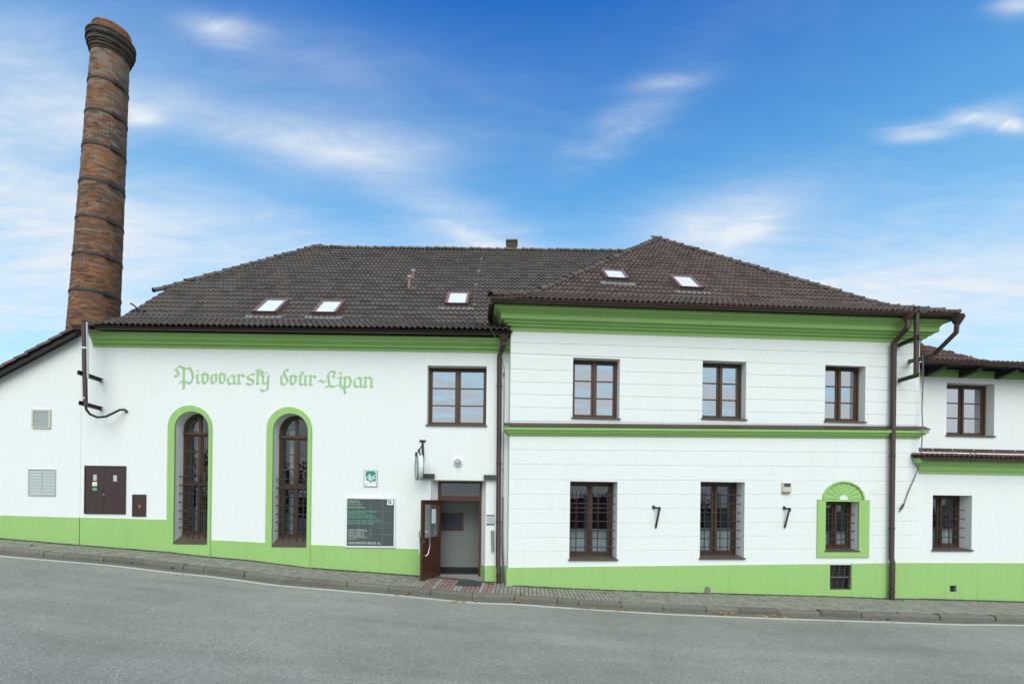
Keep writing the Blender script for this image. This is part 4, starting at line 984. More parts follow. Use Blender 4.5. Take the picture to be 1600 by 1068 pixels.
# green surround with scalloped fan
sur = MB().plate(WF, rpoly(*SMO), [rpoly(*SM)], -.035, .012).build('window_surround', M['green'], wing)
zs_ = SMO[3]; fr_ = min(fan_r, 1); hr = .12
top_h = fan_top - zs_
def el(th, k=1.0): return (fanu + fan_r * k * math.cos(th), zs_ + .002 + top_h * k * math.sin(th))
def hub(th, k=1.0): return (fanu + hr * k * math.cos(th), zs_ + .002 + hr * k * math.sin(th))
NR = 9
rim = [el(math.pi * k / 36) for k in range(37)]; inn = [el(math.pi * k / 36, .93) for k in range(37)]
MB().plate(WF, rim + inn[::-1], [], -.05, .012).build('fan_rim', M['green'], sur)
MB().plate(WF, [el(math.pi * k / 36, .935) for k in range(37)], [], -.004, .012).build('fan_field', M['green'], sur)
for k in range(NR):
    t0, t1 = math.pi * (k + .04) / NR, math.pi * (k + .96) / NR; tm_ = (t0 + t1) / 2
    a, b, c, e = hub(t0, 1.15), el(t0, .90), el(t1, .90), hub(t1, 1.15); mh, me_ = hub(tm_, 1.15), el(tm_, .925)
    mb = MB(); P = [WF.pt(*(a[0], -.006, a[1])), WF.pt(b[0], -.006, b[1]), WF.pt(me_[0], -.018, me_[1]), WF.pt(c[0], -.006, c[1]), WF.pt(e[0], -.006, e[1]), WF.pt(mh[0], -.018, mh[1])]
    mb.add(P, [(0, 1, 2, 5), (5, 2, 3, 4), (0, 5, 4), (1, 3, 2)]); mb.build('fan_ray', M['green'], sur)
MB().plate(WF, [hub(math.pi * k / 16) for k in range(17)], [], -.032, .012).build('fan_hub', M['white'], sur)
for th in (.30, .62, 1.05, 1.5):         # worn patches of the rim showing the plaster
    MB().plate(WF, [el(th - .06, .955), el(th + .06, .955), el(th + .04, .985), el(th - .04, .985)], [], -.0525, -.04).build('worn_patch', M['white'], sur)
# cellar window with bent wire guard
cw = MB().plate(WF, rpoly(*BASEM), [rpoly(BASEM[0] + .03, BASEM[1] + .03, BASEM[2] - .03, BASEM[3] - .03)], .06, .10).build('cellar_window', M['sill'], wing)
MB().box(WF, BASEM[0], BASEM[2], .14, .16, BASEM[1], BASEM[3]).build('dark_cellar_back', M['black'], cw)  # black sheet standing in for the darkness of the cellar
MB().bar(WF.pt(BASEM[0] + .01, .05, (BASEM[1] + BASEM[3]) / 2), WF.pt(BASEM[2] - .01, .05, (BASEM[1] + BASEM[3]) / 2), .025).build('cross_bar', M['wire'], cw)
bw, bh = BASEM[2] - BASEM[0], BASEM[3] - BASEM[1]
for k in range(4):
    f = .12 + .27 * k
    MB().tube([WF.pt(BASEM[0] + bw * (f - .05), .03, BASEM[1] + .02), WF.pt(BASEM[0] + bw * f, .02, BASEM[1] + bh * .5), WF.pt(BASEM[0] + bw * min(.97, f + .09), .03, BASEM[3] - .03)], .008, 6).build('guard_wire', M['sill'], cw)
# little bricked-up niche stub at the foot of the plinth
nr = WF.rect(1101.5, 915.8, 1109, 924.5, -.04); MB().plate(WF, [(nr[0], nr[1] - .1), (nr[2], nr[1] - .1), (nr[2], nr[3] - .03), (nr[2] - .04, nr[3]), (nr[0] + .04, nr[3]), (nr[0], nr[3] - .03)], [], -.075, -.03).build('stone_stub', M['concrete'], wing)

# cornice, gutter, roof
cz0 = zline(517, 534.5)
hW = WF.z(771, 472.5, -.47) - WF.z(797, 516.5)
PW = [(0, 0), (.015, 0), (.015, .04), (.025, .043), (.025, .075), (.035, .078), (.035, .105), (.095, .113), (.105, .125), (.112, .145), (.105, .165), (.175, .175), (.185, .185), (.185, .225), (.27, .236), (.28, .245), (.28, .36), (.295, .365), (.31, .40), (.35, .445), (.42, .465), (.46, .47), (.46, .52)]
PW = [(o, h * hW / .52) for o, h in PW]
moulding(WF, 'cornice', PW, lambda o: [(-o, 1.6), (-o, -o), (WW + o, -o), (WW + o, 5)], M['green'], wing, cz0)
gl, gr_ = WF.u(766, 466, -.60), WF.u(1503, 494, -.60)
gzl, gzr = WF.z(766, 466.5, -.60), WF.z(1503, 494, -.60)
gutter(WF, wing, gl, gr_, -.60, gzl - .01, gzr + .04, step=1.0)
# gutter end piece running back along the left eave
MB().bar(WF.pt(gl + .02, -.6, gzl - .05), WF.pt(gl + .02, .5, gzl - .05), .10, .13).build('gutter_return', M['bricolor'], wing)
MB().bar(WF.pt(-.45, .55, gzl - .30), WF.pt(-.40, .62, gzl - .62), .22, .12).build('valley_flashing', M['cable'], wing)
wroof = holder('roof', wing)
WD0 = -.68; uEl, uEr = WF.u(766.5, 463, WD0) - .0, WF.u(1499, 491, WD0)
zEl, zEr = WF.z(800, 466, WD0), WF.z(1480, 489.5, WD0); zE = (zEl + zEr) / 2
SA_ = 6.15; ap = WF.m(1028, 375, WD0 + SA_); SB, TB = 1.1, .50; TA = (ap[1] - zE - TB * SB) / (SA_ - SB)
zW0 = profile_fn(zE, SB, TB, TA)
class WTilt(Frame):
    pass
WRF = Frame((WF.O.x, WF.O.y), WA); slope = (zEr - zEl) / (uEr - uEl); um0 = (uEl + uEr) / 2
WRF.pt = lambda u, d, z: WF.pt(u, d, z + slope * (u - um0) * (1 - min(1, max(0, (d - WD0) / SA_))))
def WP(u, s, off=-.035): return WRF.pt(u, WD0 + s, zW0(min(s, SA_)) + off)
ua = ap[0]
poly('underlay', [[WP(uEl, 0), WP(uEr, 0), WP(uEr - (uEr - ua) * SB / SA_, SB), WP(uEl + (ua - uEl) * SB / SA_, SB)], [WP(uEl + (ua - uEl) * SB / SA_, SB), WP(uEr - (uEr - ua) * SB / SA_, SB), WP(ua, SA_)],
    [WP(uEl, 0), WP(uEl + (ua - uEl) * SB / SA_, SB), WP(ua, SA_), WRF.pt(ua, WD0 + 12, zW0(SA_) - .035), WRF.pt(uEl, WD0 + 12, zW0(0) - .035)],
    [WP(uEr, 0), WP(uEr - (uEr - ua) * SB / SA_, SB), WP(ua, SA_), WRF.pt(ua, WD0 + 12, zW0(SA_) - .035), WRF.pt(uEr, WD0 + 12, zW0(0) - .035)],
    [WRF.pt(uEl, WD0 + 12, zW0(0) - .035), WRF.pt(uEr, WD0 + 12, zW0(0) - .035), WRF.pt(ua, WD0 + 12, zW0(SA_) - .035)],
    [WP(uEl, .05, -.05), WP(uEr, .05, -.05), WRF.pt(uEr, .3, zE - .05), WRF.pt(uEl, .3, zE - .05)]], M['deck'], wroof)
nl = Vector((-SA_, ua - uEl)).normalized(); nr_ = Vector((SA_, uEr - ua)).normalized()
tile_roof(wroof, WRF, uEl, uEr, WD0, zW0, SA_ - .05, M['tile_wing'], [((uEl, WD0), (nl.x, nl.y)), ((uEr, WD0), (nr_.x, nr_.y))], 300)
for (ue, sg) in ((uEl, 1), (uEr, -1)):
    mid = ue + (ua - ue) * SB / SA_
    ridge_line(wroof, WP(ue, -.02, .03), WP(mid, SB, .03), M['ridge']); ridge_line(wroof, WP(mid, SB, .03), WP(ua, SA_, .03), M['ridge'])
ridge_line(wroof, WP(ua, SA_, .04), WRF.pt(ua, WD0 + 12, zW0(SA_) + .04), M['ridge'])
roof_window(wing, WRF, zW0, WD0, (948.5, 434), (982.6, 434.3), (939.6, 420), (974, 420.5), 'roof window nearest the hip of the wing')
roof_window(wing, WRF, zW0, WD0, (1064.7, 448), (1098.2, 449), (1045.6, 429.2), (1082, 430.2), 'roof window lower down on the wing roof')
# downpipe on the front
def wp(x, y, d): return WF.pt(WF.u(x, y, d), d, WF.z(x, y, d))
dpt = [wp(1418.5, 491, -.58), wp(1418, 511, -.58), wp(1396.5, 536, -.12), wp(1392.8, 872, -.12), wp(1394.5, 878, -.155), wp(1393.5, 936, -.155)]
dp = MB().tube(dpt, .066, 12).build('downpipe', M['bricolor'], wing, smooth=40)
MB().tube([dpt[0] + Vector((0, 0, .02)), dpt[0] + Vector((0, 0, -.06)), dpt[0] + Vector((0, 0, -.16))], [.15, .12, .068], 12).build('hopper', M['bricolor'], dp, smooth=40)
for y, o in ((600, .0), (712, .0), (825, 0), (925, -.035)):
    c = wp(1396.3 - (y - 536) * .0108 + (1.2 if o else 0), y, -.12 + o); MB().tube([c - Vector((0, 0, .018)), c + Vector((0, 0, .018))], .076, 12).build('collar', M['bricolor'], dp)
    MB().bar(c, c + Vector((.12, .02, 0)), .015).build('pipe_clip', M['bricolor'], dp)
# second downpipe at the corner, crossing down to the annex gutter
dpt = [wp(1496, 498, -.60), wp(1494, 519, -.60), wp(1472, 541, -.25), wp(1451, 561, .02)]
dp = MB().tube(dpt, .058, 12).build('downpipe', M['bricolor'], wing, smooth=40)
MB().tube([dpt[0] + Vector((0, 0, .05)), dpt[0] + Vector((0, 0, -.05)), dpt[0] + Vector((0, 0, -.16))], [.17, .12, .06], 12).build('hopper', M['bricolor'], dp, smooth=40)

# ------------------------------------------------------------------ ANNEX at the right edge
XF = Frame(WF.pt(WW - .02, .035, 0)[:2], WA)            # lower front, almost flush
XB = .52                                               # the upper storey is set back by this much
annex = thing('side_annex', 'lower white annex with a small tiled pent roof between its two storeys', 'building', tuple(XF.pt(3, 0, zb(14))))
XE = XF.u(1600, 700) + 5
U7 = XF.rect(1479, 598.6, 1553.6, 680, XB); L8 = XF.rect(1457, 773.4, 1518.4, 858.3)
HOLE = XF.rect(1483.2, 914, 1493.5, 924)
zmid = XF.z(1520, 705, XB)
MB().plate(XF, rpoly(0.02, Z_DOWN - .8, XE, zmid - .1), [rpoly(*L8), rpoly(*HOLE)], 0, .10, sides='holes').build('wall', M['white'], annex)
zsof = XF.z(1530, 566.5, XB - .62) - .10
MB().plate(XF, rpoly(-.06, zmid - .4, XE, zsof + .05), [rpoly(*U7)], XB, XB + .1, sides='holes').build('upper_wall', M['white'], annex)
reveal(XF, rpoly(*L8), .1, .36).build('reveal', M['white'], annex); reveal(XF, rpoly(*U7), XB + .1, XB + .26).build('reveal', M['white'], annex)
bk = MB(); bk.quad(XF.pt(0, 9, Z_DOWN - .8), XF.pt(XE, 9, Z_DOWN - .8), XF.pt(XE, 9, zsof), XF.pt(0, 9, zsof)); bk.quad(XF.pt(XE, 0, Z_DOWN - .8), XF.pt(XE, 9, Z_DOWN - .8), XF.pt(XE, 9, zsof), XF.pt(XE, 0, zsof))
bk.quad(XF.pt(0, .62, zsof + .04), XF.pt(XE, .62, zsof + .04), XF.pt(XE, 9, zsof + .04), XF.pt(0, 9, zsof + .04)); bk.build('rear_wall', M['white'], annex, fix=False)
fm = MB(); fm.quad(XF.pt(.02, .12, zmid - .2), XF.pt(XE, .12, zmid - .2), XF.pt(XE, 9, zmid - .2), XF.pt(.02, 9, zmid - .2)); fm.quad(XF.pt(.02, 2.6, Z_DOWN), XF.pt(XE, 2.6, Z_DOWN), XF.pt(XE, 2.6, zsof), XF.pt(.02, 2.6, zsof)); fm.build('inner_floor', M['intdark'], annex, fix=False)
gb = XF.z(1530, 591, XB - .005)
MB().plate(XF, rpoly(-.03, gb, XE, zsof + .06), [], XB - .012, XB + .02).build('eaves_band', M['green'], annex)
pt_ = [XF.m(1434, 879, -.03), XF.m(1600, 879, -.03)]
MB().plate(XF, [(0.02, Z_DOWN - .7), (XE, Z_DOWN - .7), (XE, pt_[1][1]), (pt_[0][0], pt_[0][1])], [rpoly(*HOLE)], -.02, .02).build('plinth', M['green'], annex)
MB().box(XF, HOLE[0] - .02, HOLE[2] + .02, .035, .05, HOLE[1] - .02, HOLE[3] + .02).build('drain_hole_shade', M['black'], annex)  # black sheet paints the shade inside the hole
MB().bar(XF.pt(0.04, -.0, XF.z(1520, 752.8)), XF.pt(XE, -.0, XF.z(1520, 752.8)), .012, .010).build('string_course', M['white'], annex)
cas_window(XF, annex, U7, .24 + XB, (1, 1, 1), glass='coated', sill=.012, fr=.055, label='upper annex window at the right edge')
# (window depth is measured from the lower front, its sill from there too)
for o in annex.children:
    if o.get('label', '').startswith('upper annex'):
        for c in list(o.children):
            if c.name.startswith('sill'): bpy.data.objects.remove(c)
        UFr = Frame(XF.pt(0, XB, 0)[:2], WA); sill_piece(UFr, o, U7[0], U7[2], U7[1], .24, .012)
w = cas_window(XF, annex, L8, .35, (1, 1, 1), sill=.04, fr=.055, label='lower barred annex window at the right edge', lace=.36)
grille(XF, w, [XF.u(x, 820, .18) for x in (1463, 1470.5, 1482)], [XF.z(1480, y, .18) for y in (796, 810, 824.4, 838.8)], L8[0] - .03, XF.u(1507, 820, .18), .18, XF.z(1480, 794, .18), L8[1] + .05)
# pent roof
PD = -.30
pz0 = XF.z(1520, 714, PD - .02); pz1 = XF.z(1520, 708.5, XB - .02)
pl = XF.u(1436, 712, PD)
pent = holder('pent_roof', annex)
PM = [(0, 0), (.03, 0), (.035, .05), (.06, .06), (.09, .11), (.10, .16), (.15, .20), (.21, .23), (.23, .235), (.23, .34)]
pmz = XF.z(1520, 740.5); hP = pz0 - .03 - pmz
moulding(XF, 'cornice', [(o, h * hP / .34) for o, h in PM], lambda o: [(pl + .30 - o, .02), (pl + .30 - o, -o), (XE, -o)], M['green'], annex, lambda u: pmz)
zP = profile_fn(pz0, 9, (pz1 - pz0) / (XB - PD), 0)
tile_roof(pent, XF, pl, XE, PD, zP, XB - PD - .05, M['tile_red'], [((0, XB - .03), (0, 1)), ((XE, 0), (1, 0))], 120)
poly('underlay', [[XF.pt(pl, PD, pz0 - .03), XF.pt(XE, PD, pz0 - .03), XF.pt(XE, XB, pz1 - .03), XF.pt(pl, XB, pz1 - .03)]], M['deck'], pent)
gutter(XF, annex, pl + .12, XE, PD - .06, pz0 - .035, pz0 - .035, r=.06)
fl0 = XF.z(1520, 701, XB - .03)
MB().sweep([[XF.pt(u, XB - .012, fl0), XF.pt(u, XB - .03, fl0 - .01), XF.pt(u, XB - .035, pz1 + .03), XF.pt(u, XB - .14, pz1 + .02)] for u in (-.04, XE)]).build('wall_flashing', M['bricolor'], annex, fix=False)
for x in (1455, 1486, 1519, 1550, 1584): MB().tube([XF.pt(XF.u(x, 704, XB), XB - .03, fl0 - .04), XF.pt(XF.u(x, 704, XB), XB - .045, fl0 - .04)], .022, 10).build('flashing_washer', M['steel'], annex)
# upper roof of the annex
aroof = holder('roof', annex)
AD = XB - .62; aze = XF.z(1530, 566.5, AD)
ua0 = XF.u(1446, 566, AD); zA = profile_fn(aze, .01, .72, .72)
zA2 = profile_fn(aze, .01, .2, .2)
uh1 = XF.u(1541, 567, AD); hp, _ = (XF.u(1436, 534.5, AD + 1.05), 0)
poly('underlay', [[XF.pt(ua0 - .1, AD, aze - .04), XF.pt(XE, AD, aze - .04), XF.pt(XE, 9, aze + 1.0), XF.pt(ua0 - .1, 9, aze + 1.0)],
    [XF.pt(ua0 - .1, AD + .02, aze - .02), XF.pt(uh1, AD + .02, aze - .02), XF.pt(hp, AD + 1.3, zA(1.3) - .03)]], M['deck'], aroof)
hn = Vector((1.25, uh1 - hp)).normalized()
tile_roof(aroof, XF, ua0 - .05, uh1, AD, zA, 1.5, M['tile_red'], [((uh1, AD), (hn.x, hn.y))], 60)
tile_roof(aroof, XF, uh1 - .6, XE, AD, zA2, .5, M['tile_red'], [((XE, 0), (1, 0))], 40)
gutter(XF, annex, ua0 - .02, XE, AD - .06, aze - .01, aze - .06, r=.07)
for x in (1472, 1528, 1586, 1640, 1700):
    u = XF.u(x - 3, 580, XB - .5); mb = MB(); zt = aze - .07; D0, D1 = AD + .06, XB
    mb.hexa([XF.pt(u, D0, zt - .10), XF.pt(u + .15, D0, zt - .10), XF.pt(u + .15, D1, zt - .20), XF.pt(u, D1, zt - .20), XF.pt(u, D0, zt), XF.pt(u + .15, D0, zt), XF.pt(u + .15, D1, zt), XF.pt(u, D1, zt)])
    mb.build('rafter_end', M['cable'], annex)
hop = XF.pt(XF.u(1449, 561, AD - .06), AD - .06, aze + .03)
MB().tube([hop + Vector((0, 0, .06)), hop + Vector((0, 0, -.08))], [.17, .12], 12).build('gutter_funnel', M['bricolor'], annex)

# ------------------------------------------------------------------ LEAN-TO at the left edge
lean = thing('lean_to', 'low white lean-to with a sloping tiled verge at the left edge of the street', 'building', (-14, 12.95, zb(-13.5)))
v1, v0 = LF.m(126.5, 527), LF.m(0, 594)
sl = (v1[1] - v0[1]) / (v1[0] - v0[0]); LE = -19.0; zL = lambda u: v1[1] + (u - v1[0]) * sl
VU = [51, 80.6]; 
MB().plate(LF, [(LE, Z_DOWN + .3), (HU0 + .0, Z_DOWN + .3), (HU0 + .0, zL(HU0) + .06), (LE, zL(LE) + .06)], [], 0, .06).build('wall', M['white'], lean)
bw_ = MB(); bw_.quad(LF.pt(LE, 0, Z_DOWN), LF.pt(LE, 4, Z_DOWN), LF.pt(LE, 4, zL(LE)), LF.pt(LE, 0, zL(LE))); bw_.quad(LF.pt(LE, 4, Z_DOWN), LF.pt(HU0 - .02, 4, Z_DOWN), LF.pt(HU0 - .02, 4, zL(HU0)), LF.pt(LE, 4, zL(LE))); bw_.build('rear_wall', M['white'], lean, fix=False)
pts = [LF.m(0, 804.5, -.025), LF.m(126.5, 808.3, -.025)]
kk = (pts[1][1] - pts[0][1]) / (pts[1][0] - pts[0][0])
MB().plate(LF, [(LE, Z_DOWN + .3), (HU0, Z_DOWN + .3), (HU0, pts[1][1]), (LE, pts[1][1] + kk * (LE - HU0))], [], -.012, .02).build('plinth', M['green'], lean)
lroof = holder('roof', lean)
nL = Vector((-sl, 1)).normalized(); uH = HU0 + .02
def LP(u, d, off): return LF.pt(u, d, zL(u) + off)
MB().hexa([LP(LE, -.20, .05), LP(uH, -.20, .05), LP(uH, 4.2, .05), LP(LE, 4.2, .05), LP(LE, -.20, .10), LP(uH, -.20, .10), LP(uH, 4.2, .10), LP(LE, 4.2, .10)]).build('underlay', M['deck'], lroof)
MB().hexa([LP(LE, -.235, -.035), LP(uH, -.235, -.035), LP(uH, -.20, -.035), LP(LE, -.20, -.035), LP(LE, -.235, .115), LP(uH, -.235, .115), LP(uH, -.20, .115), LP(LE, -.20, .115)]).build('verge_board', M['cable'], lroof)
tv = MB()
ang = math.atan(sl); ct, st_ = math.cos(ang), math.sin(ang)
def verge_tile():
    mb = MB(); th = .03
    prof = [(-.30, -.02), (-.30, .045), (-.24, .075), (-.12, .05), (.0, .03), (.12, .06), (.2, .075), (.3, .03), (.6, .03), (2.0, .04), (4.3, .04)]
    rows = [[(x, d, z + lift) for d, z in prof] for x, lift in ((0, -.015), (0, .025), (.40, .0))]
    return mb.sweep(rows)
vt = verge_tile(); vmesh = vt.mesh('verge_tile', M['tile_red'], fix=False)
u = uH - .02; ex = Vector((-1, 0, 0))
n = int((uH - LE) / (.345 * ct))
for k in range(n):
    uu = LE + .1 + k * .345 * ct; P = LF.pt(uu, 0, zL(uu) + .105)
    e1 = Vector((ct, 0, st_)); e3 = Vector((-st_, 0, ct)); place('verge_tile', vmesh, lroof, frame_matrix(e1, Vector((0, 1, 0)), (e3 + e1 * random.gauss(0, .02)).normalized(), P))

# ------------------------------------------------------------------ CHIMNEY
CY = 17.0
cb = at_depth(148.5, 480, CY); ctp = at_depth(172.5, 90, CY); lean_v = (ctp - cb) / (ctp.z - cb.z)
def cxy(z): p = cb + lean_v * (z - cb.z); return p
zc0 = zb(-13) - .3; chz = lambda y, Yn=16.55: at_depth(150, y, Yn).z
chim = thing('brick_chimney', 'tall leaning round brick chimney with iron bands behind the lean-to', 'chimney', tuple(cxy(zc0)))
z73 = chz(76); ztop = chz(33)
def cr_(z):
    f = (z - cb.z) / (z73 - cb.z); return .705 + (.535 - .705) * f
N = 40
def ring_lathe(prof, n=N):
    rows = [[tuple(cxy(z) + Vector((r * math.cos(2 * math.pi * k / n), r * math.sin(2 * math.pi * k / n), 0))) for k in range(n + 1)] for z, r in prof]
    return MB().sweep(rows)
ring_lathe([(zc0, cr_(zc0) - .012), (z73 + .6, cr_(z73) - .012)]).build('mortar_core', M['mortar'], chim, smooth=True)
def brick_rings(mb, z0, z1, rf, h=.063, g=.010, blen=.205):
    z = z0; k = 0
    while z < z1:
        r = rf(z + h / 2); n = max(8, int(round(2 * math.pi * r / blen))); off = (.5 if k % 2 else 0) + random.random() * .08
        for i in range(n):
            if random.random() < .004: continue
            a0, a1 = (i + off) * 2 * math.pi / n, (i + 1 + off) * 2 * math.pi / n; ga = g / 2 / r; am = (a0 + a1) / 2
            ro = r + random.gauss(0, .004); ri = r - .06; zl, zh = z + g / 2, z + h - g / 2
            c0_, c1_ = cxy(zl), cxy(zh)
            f = lambda c, rr, a: c + Vector((rr * math.cos(a), rr * math.sin(a), 0))
            A, B_ = a0 + ga, a1 - ga
            mb.add([f(c0_, ri, A), f(c0_, ro, A), f(c0_, ro, am), f(c0_, ro, B_), f(c0_, ri, B_), f(c1_, ri, A), f(c1_, ro, A), f(c1_, ro, am), f(c1_, ro, B_), f(c1_, ri, B_)],
                   [(1, 2, 7, 6), (2, 3, 8, 7), (0, 1, 6, 5), (3, 4, 9, 8), (6, 7, 8, 9, 5), (1, 0, 4, 3, 2)])
        z += h; k += 1
mb = MB(); brick_rings(mb, zc0, z73, cr_); tag(mb.build('shaft_bricks', M['brick'], chim, fix=False), None, None, kind='stuff')
# corbelled head
ch0 = z73; Hh_ = ztop - z73
capr = [(0, .545), (.08, .58), (.16, .575), (.24, .62), (.34, .64), (.42, .67), (.5, .675), (.58, .68), (.66, .675), (.70, .56), (1.0, .555)]
def cap_r(z):
    f = (z - ch0) / Hh_
    for (f0, r0), (f1, r1) in zip(capr[:-1], capr[1:]):
        if f0 <= f <= f1: return r0 + (r1 - r0) * (f - f0) / (f1 - f0)
    return capr[-1][1]
ring_lathe([(ch0, .5)] + [(ch0 + f * Hh_, r - .012) for f, r in capr] + [(ztop, .40), (ztop - 1, .38)]).build('head_core', M['soot'], chim)
mb = MB(); brick_rings(mb, ch0, ch0 + Hh_ * .66, cap_r); tag(mb.build('head_bricks', M['soot'], chim, fix=False), None, None, kind='stuff')
mb = MB(); brick_rings(mb, ch0 + Hh_ * .70, ztop, cap_r); tag(mb.build('rim_bricks', M['brick'], chim, fix=False), None, None, kind='stuff')
for f, rr in ((.12, .60), (.30, .655), (.46, .695), (.66, .70)):
    z = ch0 + f * Hh_; ring_lathe([(z - .02, rr - .07), (z - .02, rr), (z + .02, rr), (z + .02, rr - .07)]).build('corbel_ring', M['soot'], chim)
for y in (456, 398.5, 341, 283.5, 227, 173.5, 123):
    z = chz(y); rr = cr_(z) + .02
    b = ring_lathe([(z - .035, rr - .05), (z - .035, rr), (z + .035, rr), (z + .035, rr - .05)]).build('iron_band', M['band'], chim)
    a = R(-22); c = cxy(z) + Vector((math.cos(a), math.sin(a), 0)) * (rr + .02); tdir = Vector((-math.sin(a), math.cos(a), 0))
    MB().bar(c - tdir * .16, c + tdir * .16, .05, .13).build('band_clamp', M['band'], b)

# ------------------------------------------------------------------ things fixed to the walls
def wall_pt(F, x, y, d=0.0): return F.pt(F.u(x, y, d), d, F.z(x, y, d))
# --- roof masts
def mast(F, name, label, pole_px, off, arms, r, mat):
    d = -off; (x0, y0), (x1, y1) = pole_px
    p0, p1 = wall_pt(F, x0, y0, d), wall_pt(F, x1, y1, d)
    t = thing(name, label, 'utility mast', tuple(p1), 'electric service masts on the house corners')
    MB().tube([p0, p1], r, 12).build('pole', mat, t, smooth=40)
    MB().tube([p0 + Vector((0, 0, .0)), p0 + Vector((0, 0, .05))], r * 1.25, 12).build('pole_cap', mat, t)
    for (wx, wy), (ex_, ey_), din in arms:
        a = wall_pt(F, wx, wy, .05); b = wall_pt(F, ex_, ey_, d - .12)
        ax = (b - a).normalized(); s1 = Vector((0, 0, .034))
        m_ = MB(); m_.bar(a, b, .012, .10); m_.bar(a + Vector((.03, 0, .046)), b + Vector((.03, 0, .046)), .06, .010); m_.bar(a + Vector((.03, 0, -.046)), b + Vector((.03, 0, -.046)), .06, .010)
        m_.build('bracket_arm', M['darkmetal'], t)
    return t, p0, p1
t, p0, p1 = mast(HF, 'service_mast', 'brown mast on two arms at the left end of the hall with a black cable', ((131, 503), (133.5, 634)), .56, [((160, 595), (121, 581.5), 0), ((159.5, 639), (123, 629), 0)], .052, M['bricolor'])
q0, q1 = wall_pt(HF, 135.8, 503, -.56), wall_pt(HF, 137.2, 590, -.56)
MB().tube([q0, q1], .022, 8).build('conduit', M['greysheet'], t)
for y in (543.5, 622): c = wall_pt(HF, 132.3, y, -.56); MB().tube([c - Vector((0, 0, .02)), c + Vector((0, 0, .02))], .06, 12).build('strap', M['plastic'], t)
cp = [wall_pt(HF, x, y, d) for x, y, d in ((133.6, 632, -.56), (135, 640, -.54), (141, 647, -.48), (152, 651.5, -.40), (165, 650.5, -.30), (177, 645, -.22), (187, 640, -.13), (194, 639.5, -.06), (200, 643, .03))]
MB().tube(cp, .030, 8).build('cable', M['cable'], t, smooth=True)
MB().tube([cp[-2], cp[-2] + Vector((.06, -.0, -.02)), cp[-1] + Vector((-.03, 0, -.05))], .018, 6).build('cable_end', M['cable'], t)
t, p0, p1 = mast(WF, 'service_mast', 'brown mast on three arms at the right corner of the hip roofed wing', ((1432.3, 482), (1431.5, 587)), .62, [((1400.5, 540), (1436, 525.2), 0), ((1401, 595), (1436, 584.5), 0), ((1418.5, 564.5), (1441, 559.8), 0)], .060, M['bricolor'])
# service cable on the wing corner
cc = [wp(1441, 555, -.45), wp(1442.5, 585, -.25), wp(1440.5, 640, -.10), wp(1441.5, 664, -.21), wp(1440.5, 690, -.21), wp(1438, 722, -.12), wp(1430, 744, -.05), wp(1420, 766, -.04), wp(1413, 786, -.04), wp(1405, 799, -.03)]
t = thing('loose_cable', 'loose grey cable hanging down the right corner of the wing to a frayed end', 'cable', tuple(cc[-1])); MB().tube(cc, .014, 6).build('cord', M['wire'], t, smooth=True)
MB().tube([wp(1412, 787, -.05), wp(1408, 795, -.06)], .026, 8).build('splice', M['greydark'], t)
# lightning conductor beside the entrance downpipe
pa, n = roof_plane_hit(HF, 754, 398, 2.0, zH, HD0, .09); pb, _ = roof_plane_hit(HF, 745, 440, 2.0, zH, HD0, .09); pc_, _ = roof_plane_hit(HF, 740, 482, 2.0, zH, HD0, .09)
lc = [pa, pb, pc_, wall_pt(HF, 747, 502, -.62), wall_pt(HF, 757, 505, -.60), wall_pt(HF, 770, 518, -.55), wall_pt(HF, 776, 530, -.5), wall_pt(HF, 783, 556, -.2), wall_pt(HF, 788, 575, -.05), wall_pt(HF, 787.5, 640, -.04), wall_pt(HF, 785.5, 780, -.04)]
t = thing('lightning_conductor', 'thin lightning conductor running off the roof and down beside the entrance downpipe', 'wire', tuple(wall_pt(HF, 785, 912, -.04)))
MB().tube(lc, .008, 6).build('wire', M['wire'], t, smooth=True)
MB().tube([wall_pt(HF, 785.8, 776, -.05), wall_pt(HF, 785, 845, -.05), wall_pt(HF, 786.5, 912, -.05)], [.018, .026, .030], 8).build('guard_tube', M['wire'], t)
MB().tube([wall_pt(HF, 785.2, 850, -.08), wall_pt(HF, 788.5, 912, -.11)], .012, 6).build('earth_wire', M['wire'], t)
for y in (584, 733, 778): c = wall_pt(HF, 787 - (y - 584) * .006, y, -.05); MB().wbox(c, .03, .04, .05).build('clamp', M['greydark'], t)
for (x, y) in ((752, 405), (748, 424), (744, 445), (741.5, 476)):
    p, _ = roof_plane_hit(HF, x, y, 2.0, zH, HD0, .07); MB().wbox(p, .09, .07, .06).build('wire_holder', M['terra'], t)

# --- meter cabinets
r = HF.rect(132.8, 727.3, 197.2, 802.3, -.0)
t = thing('meter_cabinet', 'large dark brown two door meter cabinet in the wall below the mast', 'cabinet', tuple(HF.pt((r[0] + r[2]) / 2, 0, r[1])))
MB().plate(HF, rpoly(*r), [rpoly(r[0] + .03, r[1] + .03, r[2] - .03, r[3] - .03)], -.03, .02).build('frame', M['cabinet'], t)
um = HF.u(163.4, 770); dl = []
for a, b in ((r[0] + .034, um - .004), (um + .004, r[2] - .034)): dl.append(MB().box(HF, a, b, -.02, .01, r[1] + .034, r[3] - .034).build('door', M['cabinet'], t))
def sticker(F, x0, y0, x1, y1, mat, name, par, d=-.024): q = F.rect(x0, y0, x1, y1, d); return MB().box(F, q[0], q[2], d, d + .006, q[1], q[3]).build(name, mat, par)
sticker(HF, 145.6, 741, 151, 750.5, M['greysheet'], 'vent_plate', dl[0]); y_ = sticker(HF, 144.3, 752.5, 151.3, 759, M['signwhite'], 'warning_label', dl[0]); sticker(HF, 144.6, 761.5, 151.2, 766, M['stickgreen'], 'info_label', dl[0])
